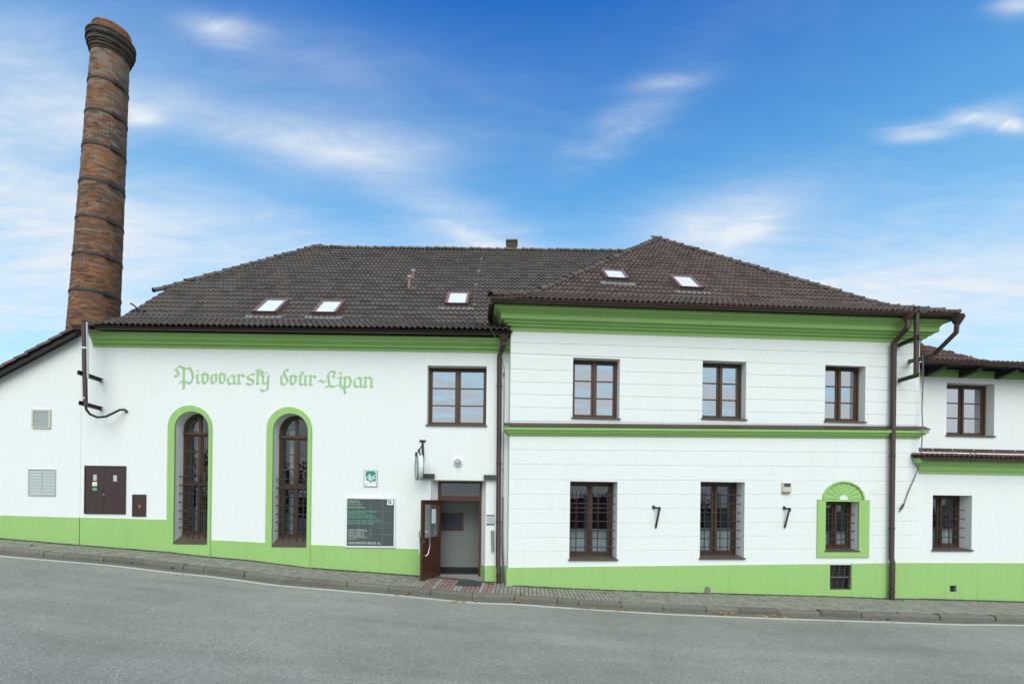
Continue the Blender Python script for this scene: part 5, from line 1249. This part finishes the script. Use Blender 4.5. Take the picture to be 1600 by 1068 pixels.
q = HF.rect(145.6, 753.2, 150.4, 758.6, -.026); MB().plate(HF, [(q[0], q[1]), (q[2], q[1]), ((q[0] + q[2]) / 2, q[3])], [], -.027, -.0235).build('warning_triangle', M['yellow'], dl[0])
sticker(HF, 177, 742, 182.6, 751.5, M['greysheet'], 'vent_plate', dl[1])
MB().tube([HF.pt(um + .02, -.02, HF.z(164, 772)), HF.pt(um + .02, -.05, HF.z(164, 772))], .02, 10).build('knob', M['steel'], dl[1])
r = HF.rect(207.4, 772, 228.8, 806.3)
t = thing('gas_box', 'small dark brown wall box right of the large meter cabinet', 'cabinet', tuple(HF.pt((r[0] + r[2]) / 2, 0, r[1])))
MB().plate(HF, rpoly(*r), [rpoly(r[0] + .02, r[1] + .02, r[2] - .02, r[3] - .02)], -.025, .02).build('frame', M['cabinet'], t)
MB().box(HF, r[0] + .023, r[2] - .023, -.016, .01, r[1] + .023, r[3] - .023).build('door', M['cabinet'], t)
q = HF.rect(216.5, 788, 219.5, 793, -.02); MB().box(HF, q[0], q[2], -.019, -.015, q[1], q[3]).build('red_label', M['redplastic'], t)
# --- vents in the lean-to
r = LF.rect(51.3, 639.6, 80.4, 668.6)
t = thing('air_vent', 'square beige louvred vent high on the lean-to wall', 'vent', tuple(LF.pt((r[0] + r[2]) / 2, 0, r[1])))
MB().plate(LF, rpoly(*r), [rpoly(r[0] + .045, r[1] + .045, r[2] - .045, r[3] - .045)], -.04, .01).build('frame', M['beige'], t)
MB().box(LF, r[0] + .04, r[2] - .04, -.004, .01, r[1] + .04, r[3] - .04).build('back_plate', M['greydark'], t)
for k in range(8):
    z = r[1] + .06 + k * (r[3] - r[1] - .11) / 7.6; mb = MB(); mb.quad(LF.pt(r[0] + .045, -.034, z), LF.pt(r[2] - .045, -.034, z), LF.pt(r[2] - .045, -.008, z + .045), LF.pt(r[0] + .045, -.008, z + .045)); mb.build('slat', M['greysheet'], t, fix=False)
r = LF.rect(45.2, 732.5, 87.6, 773.8)
t = thing('ventilation_shutter', 'wide grey two leaf louvred shutter low on the lean-to wall', 'vent', tuple(LF.pt((r[0] + r[2]) / 2, 0, r[1]))); um = (r[0] + r[2]) / 2
MB().plate(LF, rpoly(*r), [rpoly(r[0] + .025, r[1] + .025, um - .012, r[3] - .025), rpoly(um + .012, r[1] + .025, r[2] - .025, r[3] - .025)], -.03, .01).build('frame', M['greysheet'], t)
MB().box(LF, r[0] + .02, r[2] - .02, -.006, .01, r[1] + .02, r[3] - .02).build('back_plate', M['capgrey'], t)
for a, b in ((r[0] + .027, um - .014), (um + .014, r[2] - .027)):
    for k in range(8):
        h = (r[3] - r[1] - .06) / 8; z = r[1] + .03 + k * h; mb = MB(); mb.hexa([LF.pt(a, -.026, z), LF.pt(b, -.026, z), LF.pt(b, -.008, z), LF.pt(a, -.008, z), LF.pt(a, -.016, z + h * .9), LF.pt(b, -.016, z + h * .9), LF.pt(b, -.008, z + h * .9), LF.pt(a, -.008, z + h * .9)]); mb.build('slat', M['greysheet'], t)
# --- bicycle sign
r = HF.rect(569, 734.3, 589.7, 759.6)
t = thing('cyclist_sign', 'small white sign with a white bicycle on a teal field', 'sign', tuple(HF.pt((r[0] + r[2]) / 2, 0, r[1])))
MB().box(HF, r[0], r[2], -.02, .0, r[1], r[3]).build('panel', M['signwhite'], t)
MB().plate(HF, rpoly(*r), [rpoly(r[0] + .014, r[1] + .014, r[2] - .014, r[3] - .014)], -.03, -.001).build('frame', M['steel'], t)
W_, H_ = r[2] - r[0], r[3] - r[1]
def bs(x, y): return (r[0] + W_ * (x - 235) / 605, r[3] - H_ * (y - 175) / 715)        # from the enlarged view of the sign
fld = [bs(310, 560), bs(310, 300), bs(325, 260), bs(350, 235), bs(395, 225), bs(690, 225), bs(735, 240), bs(765, 275), bs(782, 330), bs(782, 690), bs(530, 695), bs(400, 650)]
MB().plate(HF, fld, [], -.0215, -.0195).build('teal_field', M['teal'], t)
def circ(c, rr, n=18): return [bs(c[0] + rr * math.cos(2 * math.pi * k / n), c[1] + rr * math.sin(2 * math.pi * k / n)) for k in range(n + 1)]
lw_ = W_ * 27 / 605
pen(HF, [circ((420, 555), 100), circ((705, 590), 100), [bs(420, 555), bs(500, 400), bs(660, 500), bs(570, 600), bs(420, 555)], [bs(570, 600), bs(485, 365)], [bs(425, 375), bs(530, 345)], [bs(705, 590), bs(665, 400), bs(770, 380)]], lw_, -.0222).build('bicycle', M['signwhite'], t, fix=False)
text_on(HF, 'Cyklisté vítáni', *bs(320, 752), W_ * .72, H_ * .04, -.0216, 'caption', M['teal'], t)
q = bs(310, 825); MB().box(HF, q[0], q[0] + W_ * .09, -.0215, -.0195, q[1], q[1] + H_ * .05).build('mark', M['black'], t)
# --- chalk board
r = HF.rect(540.6, 776.8, 618.4, 854.6)
t = thing('menu_board', 'black chalk board with handwritten menu in a white frame', 'notice board', tuple(HF.pt((r[0] + r[2]) / 2, 0, r[1])))
MB().plate(HF, rpoly(*r), [rpoly(r[0] + .04, r[1] + .04, r[2] - .04, r[3] - .04)], -.045, .0).build('frame', M['plastic'], t)
iu0, iu1, iz0, iz1 = r[0] + .041, r[2] - .041, r[1] + .041, r[3] - .041; tw, th_ = (iu1 - iu0) / 4, (iz1 - iz0) / 4
MB().box(HF, iu0, iu1, -.022, -.002, iz0, iz1).build('joint_board', M['gridline'], t)
for i in range(4):
    for j in range(4): MB().box(HF, iu0 + i * tw + .004, iu0 + (i + 1) * tw - .004, -.027, -.021, iz0 + j * th_ + .004, iz0 + (j + 1) * th_ - .004).build('slate_tile', M['slate'], t)
BWd, BHt = r[2] - r[0], r[3] - r[1]
def bb(x, y): return (r[0] + BWd * (x - 20) / 1015, r[3] - BHt * (y - 35) / 985)
TXT = [('ČESNEČKA', 65, 135, 235, 44, 'chalky'), ('BRAMBORAČKA', 70, 190, 280, 40, 'chalkg'), ('FRANKFURTSKÁ', 65, 248, 340, 34, 'chalky'),
       ('KUŘE NA PAPRICE, HOUSKOVÝ', 72, 330, 585, 36, 'chalkg'), ('KNEDLÍK 89,-', 72, 362, 390, 28, 'chalkg'), ('SVÍČKOVÁ NA SMETANĚ', 72, 408, 540, 30, 'chalkg'), ('SMAŽENÝ SÝR, PŘÍLOHA 99,-', 75, 450, 590, 30, 'chalkg'),
       ('GRILOVANÁ KLOBÁSA, CHLÉB, HOŘČICE', 72, 508, 690, 30, 'chalkg'), ('BRAMBORÁK S UZ. MASEM', 72, 562, 530, 30, 'chalkg'),
       ('SVĚTLÝ VÝČEPNÍ 21,-', 75, 702, 400, 36, 'chalkw'), ('SVĚTLÝ LEŽÁK 24,-', 75, 750, 345, 30, 'chalkw'), ('TMAVÝ LEŽÁK 26,-', 75, 800, 345, 30, 'chalkw'), ('POLOTMAVÝ SPECIÁL 27,-', 78, 838, 400, 32, 'chalky'), ('ŘEZANÉ 24,-', 78, 872, 170, 26, 'chalky'),
       ('VELIKONOČNÍ SPECIÁL 42,-', 72, 955, 680, 48, 'chalkw')]
for body, x, y, w_, h_, mt in TXT:
    p = bb(x, y); text_on(HF, body, p[0], p[1], BWd * w_ / 1015, BHt * h_ / 985, -.0285, 'chalk_line', M[mt], t)
a, b = bb(862, 175), bb(985, 70); MB().box(HF, a[0], b[0], -.030, -.0265, a[1], b[1]).build('logo_plate', M['signwhite'], t)
pen(HF, [[bb(920 + 36 * math.cos(th), 115 + 28 * math.sin(th)) for th in [k * .35 + .6 for k in range(13)]], [bb(890, 128), bb(940, 135), bb(955, 120)]], BWd * .014, -.031).build('logo', M['black'], t, fix=False)
MB().plate(HF, [bb(905, 108), bb(935, 108), bb(932, 82)], [], -.032, -.0305).build('logo_beak', M['black'], t)
# --- hanging round sign
sgd = -.62
hc = at_depth(655.2, 730, 13 + sgd + .12); t = thing('hanging_sign', 'round white sign hanging edge on from an iron bracket over the entrance', 'sign', tuple(wall_pt(HF, 660, 688)))
SF = Frame((hc.x, hc.y), 0); aR = R(-76); SF.e1 = Vector((math.cos(R(72)), -math.sin(R(72)), 0)); SF.e2 = Vector((-math.sin(R(72)), -math.cos(R(72)), 0)); rad = .325
# e1 lies in the plane of the disc, e2 points away from the viewer's side
def lathe_disc(dd, rr, name, mat, par):
    n = 36; rows = [[SF.pt(r_ * math.cos(2 * math.pi * k / n), d_, hc.z + r_ * math.sin(2 * math.pi * k / n)) for k in range(n + 1)] for d_, r_ in zip(dd, rr)]
    return MB().sweep(rows).build(name, mat, par, smooth=35)
lathe_disc([-.075, -.075, -.06, .06, .075, .075], [.29, rad, rad, rad, rad, .29], 'drum', M['signdrum'], t)
for s_ in (-1, 1):
    lathe_disc([s_ * .082, s_ * .082, s_ * .058], [rad - .02, rad + .008, rad + .008], 'rim', M['signrim'], t)
    fc = lathe_disc([s_ * .070, s_ * .071], [.0, .31], 'face', M['signface'], t)
    lathe_disc([s_ * .0745, s_ * .0745], [.20, .215], 'face_ring', M['stickgreen'] if False else M['chalkw'], t)
wp0 = wall_pt(HF, 660.5, 688.5)
mb = MB(); mb.wbox(wp0 + Vector((0, -.02, 0)), .17, .03, .045); mb.build('wall_plate', M['blackiron'], t)
mb = MB(); mb.bar(wp0 + Vector((0.0, -.02, 0)), wall_pt(HF, 661.3, 720, -.02), .055, .03, up=Vector((0, 1, 0))); mb.build('wall_bar', M['blackiron'], t)
armE = at_depth(650, 709.5, 12.32); armM = at_depth(654.8, 703, 12.6)
MB().tube([wp0 + Vector((0, -.03, -.1)), armM, at_depth(652.5, 707, 12.42), armE], .017, 8).build('arm', M['blackiron'], t)
MB().tube([armE + Vector((0, .05 * math.cos(k * .6), .05 * math.sin(k * .6) - .0)) for k in range(11)], .016, 6).build('scroll', M['blackiron'], t)
MB().wbox(armM, .05, .06, .07).build('knot', M['blackiron'], t)
MB().tube([armM, armM + Vector((.02, .10, -.10)), SF.pt(-.12, 0, hc.z + .30)], .012, 6).build('hanger', M['blackiron'], t); MB().tube([armM, SF.pt(.12, 0, hc.z + .30)], .012, 6).build('hanger', M['blackiron'], t)
# --- entrance lamp, boxes, plate, ash tube
c = HF.m(715.8, 721.5); t = thing('round_lamp', 'round white wall lamp above the entrance door', 'lamp', tuple(HF.pt(c[0], 0, c[1])))
def dome(F, u, z, prof, name, mat, par, n=28): 
    rows = [[F.pt(u + rr * math.cos(2 * math.pi * k / n), d_, z + rr * math.sin(2 * math.pi * k / n)) for k in range(n + 1)] for d_, rr in prof]; return MB().sweep(rows).build(name, mat, par, smooth=40)
dome(HF, c[0], c[1], [(0, .118), (-.05, .118), (-.06, .105), (-.06, .088)], 'housing', M['plastic'], t); dome(HF, c[0], c[1], [(-.05, .09), (-.075, .075), (-.09, .04), (-.095, 0.001)], 'diffuser', M['capgrey'], t)
for k in range(3): a = k * 2 * math.pi / 3 + .5; MB().bar(HF.pt(c[0], -.099, c[1]), HF.pt(c[0] + .1 * math.cos(a), -.065, c[1] + .1 * math.sin(a)), .016).build('guard', M['plastic'], t)
MB().bar(HF.pt(c[0], -.004, c[1] - .12), HF.pt(c[0] + .01, -.004, HF.z(716, 749)), .010).build('cable_duct', M['plastic'], t)
for x0, y0, x1, y1, lb in ((660.8, 740.3, 678.2, 747, 'dark grey wall lamp box at upper left of the doorway behind the round sign'), (756, 742, 774.2, 748.5, 'dark grey wall lamp box at upper right of the doorway beside the downpipe')):
    r = HF.rect(x0, y0, x1, y1, -.11); t = thing('wall_lamp', lb, 'lamp', tuple(HF.pt((r[0] + r[2]) / 2, 0, r[1])), 'lamp boxes flanking the doorway')
    MB().box(HF, r[0], r[2], -.11, 0, r[1], r[3]).build('housing', M['greydark'], t); MB().box(HF, r[0] + .02, r[2] - .02, -.09, -.02, r[1] - .006, r[1] + .003).build('lens', M['capgrey'], t); MB().box(HF, r[0] - .006, r[2] + .006, -.117, .0, r[3] - .002, r[3] + .010).build('lid', M['greydark'], t)
r = HF.rect(760, 803.4, 772.8, 819.6); t = thing('door_plate', 'small grey notice plate with dark strips right of the doorway', 'sign', tuple(HF.pt((r[0] + r[2]) / 2, 0, r[1])))
MB().box(HF, r[0], r[2], -.015, 0, r[1], r[3]).build('plate', M['greysheet'], t)
for z in (r[1] + .008, r[3] - .03): MB().box(HF, r[0] + .005, r[2] - .005, -.02, -.014, z, z + .022).build('strip', M['black'], t)
for k in range(4): z = r[1] + .07 + k * .04; MB().box(HF, r[0] + .05, r[2] - .05, -.0165, -.0145, z, z + .012).build('print_line', M['capgrey'], t)
a, b = wall_pt(HF, 769.3, 829.5, -.07), wall_pt(HF, 769.8, 860, -.07); t = thing('ash_tube', 'steel wall ashtray tube right of the doorway', 'ashtray', tuple(b))
MB().tube([a, b], .036, 14).build('tube', M['steel'], t, smooth=40); MB().tube([a, a + Vector((0, 0, .03))], .040, 14).build('cap', M['steel'], t); MB().wbox((a + b) / 2 + Vector((0, .05, 0)), .03, .06, .3).build('holder', M['greydark'], t)
# --- alarm box and iron hooks on the wing
r = WF.rect(1221, 753.5, 1234, 770); t = thing('alarm_box', 'beige alarm box with a red lower edge near the fan topped window', 'alarm', tuple(WF.pt((r[0] + r[2]) / 2, 0, r[1])))
MB().box(WF, r[0], r[2], -.07, 0, r[1] + .035, r[3]).build('housing', M['beige'], t); MB().box(WF, r[0] + .01, r[2] - .01, -.062, 0, r[1], r[1] + .034).build('beacon', M['redplastic'], t)
MB().box(WF, r[0] + .03, r[2] - .03, -.073, -.069, (r[1] + r[3]) / 2 + .03, r[3] - .025).build('grille', M['greydark'], t)
for pts, lb in ((((1020.8, 791.5), (1030.5, 794.3), (1024.6, 824)), 'rusty iron flag holder between the two barred ground floor windows'), (((1225.2, 792.8), (1233.8, 795.6), (1226, 824)), 'rusty iron flag holder under the alarm box')):
    P0, P1, P2 = wall_pt(WF, *pts[0], -.02), wall_pt(WF, *pts[1], -.14), wall_pt(WF, *pts[2], -.02); t = thing('flag_holder', lb, 'iron hook', tuple(P0), 'iron flag holders on the wing')
    MB().bar(P0, P1, .03, .05).build('arm', M['darkmetal'], t); MB().bar(P1 + Vector((0, 0, .03)), P2, .045, .03).build('strut', M['darkmetal'], t); MB().tube([P1 + Vector((0, 0, -.05)), P1 + Vector((0, 0, .05))], .034, 10).build('socket', M['darkmetal'], t); MB().wbox(P0, .05, .02, .09).build('wall_plate', M['darkmetal'], t)

# ------------------------------------------------------------------ things on the ground
def on_ground(x, y, zf=zpav, lift=0.0):
    r = ray(x, y); Y = 11.5
    for _ in range(60): Y += .5 * ((zf(r.x * Y, Y) + lift - CZ) / r.z - Y)
    return Vector((r.x * Y, Y, zf(r.x * Y, Y) + lift))
def on_road(x, y): return on_ground(x, y, lambda X, Y: zroad(X, max(0, Yk(X) - Y)), .004)
c4 = [on_ground(713, 914.5), on_ground(751.5, 916), on_ground(752.5, 909.5), on_ground(716.5, 907)]
t = thing('door_mat', 'dark rubber mat on the red paving in front of the doorstep', 'mat', tuple(c4[0]))
MB().hexa([p + Vector((0, 0, .003)) for p in c4] + [p + Vector((0, 0, .022)) for p in c4]).build('mat', M['rubber'], t)
rc = sum(c4, Vector()) / 4
for k in range(5):
    f = .1 + .2 * k; MB().bar(c4[0].lerp(c4[1], f) + Vector((0, .02, .024)), c4[3].lerp(c4[2], f) + Vector((0, -.02, .024)), .02, .006).build('rib', M['rubber'], t)
def weed(x, y, h, n, label, road=False, grp=None):
    p = on_road(x, y) if road else on_ground(x, y); t = thing('weed', label, 'plant', tuple(p), grp); rnd = random.Random(int(x * 7 + y))
    for k in range(n):
        a = rnd.uniform(0, 6.28); L = h * rnd.uniform(.6, 1.15); lean_ = rnd.uniform(.25, .95); wd = L * rnd.uniform(.10, .2)
        dr = Vector((math.cos(a), math.sin(a) * .6, 0)); sd = Vector((-dr.y, dr.x, 0)).normalized(); up = Vector((0, 0, 1)); rows = []
        for i in range(5):
            f = i / 4; c = p + dr * (L * lean_ * f * f * .9 + .01) + up * L * (f - .35 * lean_ * f * f); w_ = wd * math.sin(math.pi * (.12 + .86 * f))
            rows.append([c - sd * w_, c + up * w_ * .25, c + sd * w_])
        MB().sweep(rows).build('leaf', M['leafy'], t, fix=False)
    return t
weed(496, 887, .17, 14, 'green weed at the foot of the wall right of the second arched window')
weed(932, 920, .15, 12, 'green weed at the foot of the wing plinth below the first barred window')
weed(815, 938, .20, 12, 'tall green weed in the kerb joint right of the entrance', True)
weed(50, 853, .06, 10, 'low weed on the pavement by the lean-to')
weed(640, 929, .10, 12, 'low weed at the kerb left of the entrance', True); weed(714, 939, .07, 10, 'low weed in the road edge below the door mat', True)
weed(553, 893, .06, 8, 'tiny weed at the wall below the menu board'); weed(1286, 932.5, .06, 9, 'low weed at the foot of the wall below the cellar window')
weed(1410, 939, .07, 9, 'low weed beside the foot of the right downpipe'); weed(945, 927, .05, 8, 'flat weed between the pavers below the first barred window'); weed(1528, 941.5, .06, 8, 'low weed at the foot of the annex wall')
weed(206, 881, .09, 8, 'weed in a kerb joint on the left', True); weed(270, 889, .09, 8, 'weed in the kerb joint below the first arched window', True); weed(612, 899, .05, 7, 'tiny weed at the wall left of the open door'); weed(702, 905, .05, 9, 'low weed along the doorstep edge')
mb = MB(); rnd = random.Random(9); prev = None; X = -15.5
while X < 16.5:
    y0 = Yw(X) - (.06 if X < WF.O.x else .05); wd = .02 + .05 * abs(math.sin(X * 1.7) * math.sin(X * .63 + 1)) + rnd.random() * .035
    if -2.3 < X < -.75: wd *= .2
    if abs(X - WF.O.x) < .12: prev = None; X += .1; continue
    y1 = y0 - wd; z = zpav(X, y1); cur = [Vector((X, y0 + .12, zpav(X, y0 + .12) + .018)), Vector((X, y0 - wd * .4, z + .012 + rnd.random() * .014)), Vector((X, y1, z + .001))]
    if prev: mb.add(prev + cur, [(0, 1, 4, 3), (1, 2, 5, 4)])
    prev = cur; X += .05 + rnd.random() * .06
tag(mb.build('wall_foot_dirt', M['bed'], None, fix=False), 'dark soil and moss along the foot of the walls', 'dirt', kind='stuff')
# fallen leaves and litter against the kerb
mb = MB(); rnd = random.Random(3)
spots = [(812, 940, 5, 22), (868, 945, 6, 12), (925, 951, 14, 26), (975, 953, 10, 22), (1125, 957.5, 12, 60), (1180, 962, 20, 26), (1230, 963.5, 20, 14), (640, 930, 16, 16), (720, 940, 14, 18), (500, 914, 40, 8), (1340, 968, 40, 14), (1480, 972, 60, 12), (300, 897, 60, 6)]
for (x, y, s_, n) in spots:
    for k in range(n):
        p = on_road(x + rnd.gauss(0, s_), y + abs(rnd.gauss(0, .9)) - .3 + .0); dd = p.y
        if Yk(p.x) - p.y < .015: p.y = Yk(p.x) - .02 - rnd.random() * .06; p.z = zroad(p.x, Yk(p.x) - p.y) + .004
        a = rnd.uniform(0, 6.28); L = rnd.uniform(.02, .055); ex = Vector((math.cos(a), math.sin(a), rnd.uniform(-.5, .5))).normalized(); ey = Vector((-math.sin(a), math.cos(a), rnd.uniform(-.3, .6))).normalized(); p = p + Vector((0, 0, .012))
        mb.add([p - ex * L, p - ey * L * .4, p + ex * L, p + ey * L * .45 + Vector((0, 0, .012))], [(0, 1, 2, 3)])
tag(mb.build('fallen_leaves', M['dryleaf'], None, fix=False), 'dry yellow leaves gathered along the foot of the kerb', 'leaves', kind='stuff')

# ------------------------------------------------------------------ across the street (mirrored in the panes)
def bare_tree(x, y, z, h, seed, label):
    t = thing('bare_tree', label, 'tree', (x, y, z), 'trees across the street'); rnd = random.Random(seed); tw = MB(); big = MB()
    def grow(p, dirv, L, r, lev):
        pts = [p]; rs = [r]; d_ = dirv.copy(); q = p.copy()
        for k in range(3):
            d_ = (d_ + Vector((rnd.gauss(0, .12), rnd.gauss(0, .12), rnd.gauss(0.03, .06)))).normalized(); q = q + d_ * L / 3; pts.append(q.copy()); rs.append(r * (1 - .22 * (k + 1)))
        (big if lev < 2 else tw).tube(pts, rs, 6 if lev < 2 else 3, caps=False)
        if lev >= 5: return
        for k in range(2 + (rnd.random() < .6)):
            ax = Vector((rnd.gauss(0, 1), rnd.gauss(0, 1), rnd.gauss(0.15, .5))).normalized(); grow(pts[rnd.choice([2, 3])], (d_ * .8 + ax * .62).normalized(), L * rnd.uniform(.62, .82), rs[-1] * .75, lev + 1)
    grow(Vector((x, y, z - .2)), Vector((0, 0, 1)), h * .32, h * .022, 0)
    big.build('trunk', M['bark'], t, fix=False); tw.build('twigs', M['bark'], t, fix=False)
bare_tree(-17, -11, -1.5, 10, 1, 'large bare tree reflected in the arched windows'); bare_tree(-4.2, -13, -2.8, 7.0, 2, 'bare tree reflected in the pane above the open door'); bare_tree(-24, -9, -.8, 9, 4, 'bare tree reflected at the left of the arched windows')
def leafy_tree(x, y, z, h, r, seed, label):
    t = thing('bushy_tree', label, 'tree', (x, y, z), 'trees across the street'); rnd = random.Random(seed)
    MB().tube([(x, y, z - .2), (x, y, z + h * .4), (x + .1, y, z + h * .9)], [h * .04, h * .03, .02], 8).build('trunk', M['bark'], t); mb = MB()
    cl = [Vector((x + rnd.gauss(0, r * .45), y + rnd.gauss(0, r * .45), z + h * rnd.uniform(.3, .95))) for _ in range(26)]
    for k in range(2600):
        c = rnd.choice(cl); v = Vector((rnd.gauss(0, 1), rnd.gauss(0, 1), rnd.gauss(0, 1))).normalized() * r * .32 * rnd.random() ** .4; p = c + v; a = Vector((rnd.gauss(0, 1), rnd.gauss(0, 1), rnd.gauss(0, 1))).normalized() * .14; b = a.orthogonal().normalized() * .10
        mb.add([p - a, p - b, p + a, p + b], [(0, 1, 2, 3)])
    mb.build('crown', M['conifer'], t, fix=False)
leafy_tree(14.5, -20, -4.5, 7.2, 2.6, 11, 'dark green tree reflected above the red roof in the first barred window'); leafy_tree(21, -19, -4.6, 7.0, 2.8, 12, 'dark green tree reflected in the middle barred window'); leafy_tree(9, -24, -4.5, 7.4, 2.6, 13, 'dark green tree reflected beside the red roof'); leafy_tree(30, -15, -5, 7.5, 2.8, 14, 'dark green tree reflected in the small fan topped window')
leafy_tree(-20, -18, -3.5, 9.0, 3.4, 15, 'dark green tree reflected low in the second arched window'); leafy_tree(-29.5, -18, -3, 9.5, 3.6, 16, 'dark green tree reflected low in the first arched window'); leafy_tree(-25, -19, -3.2, 8.5, 3.2, 17, 'dark green tree reflected between the arched windows')
hs = thing('red_roofed_house', 'small house with a dark red roof reflected in the first barred window', 'house', (11.5, -13, -4.2))
GFm = Frame((7.5, -11), 0)
MB().hexa([Vector((7.5, -11, -4.6)), Vector((16, -11, -4.6)), Vector((16, -17, -4.6)), Vector((7.5, -17, -4.6)), Vector((7.5, -11, .2)), Vector((16, -11, .2)), Vector((16, -17, .2)), Vector((7.5, -17, .2))]).build('wall', M['house_wall'], hs)
MB().add([(7.0, -10.5, -.1), (16.5, -10.5, -.1), (16.5, -17.5, -.1), (7.0, -17.5, -.1), (7.0, -14, 2.35), (16.5, -14, 2.35)], [(0, 1, 5, 4), (3, 2, 5, 4), (0, 4, 3), (1, 2, 5), (0, 1, 2, 3)]).build('roof', M['house_roof'], hs)
for k in range(3): MB().wbox((9 + k * 2.6, -10.98, -1.6), 1.0, .08, 1.2).build('window', M['black'], hs)
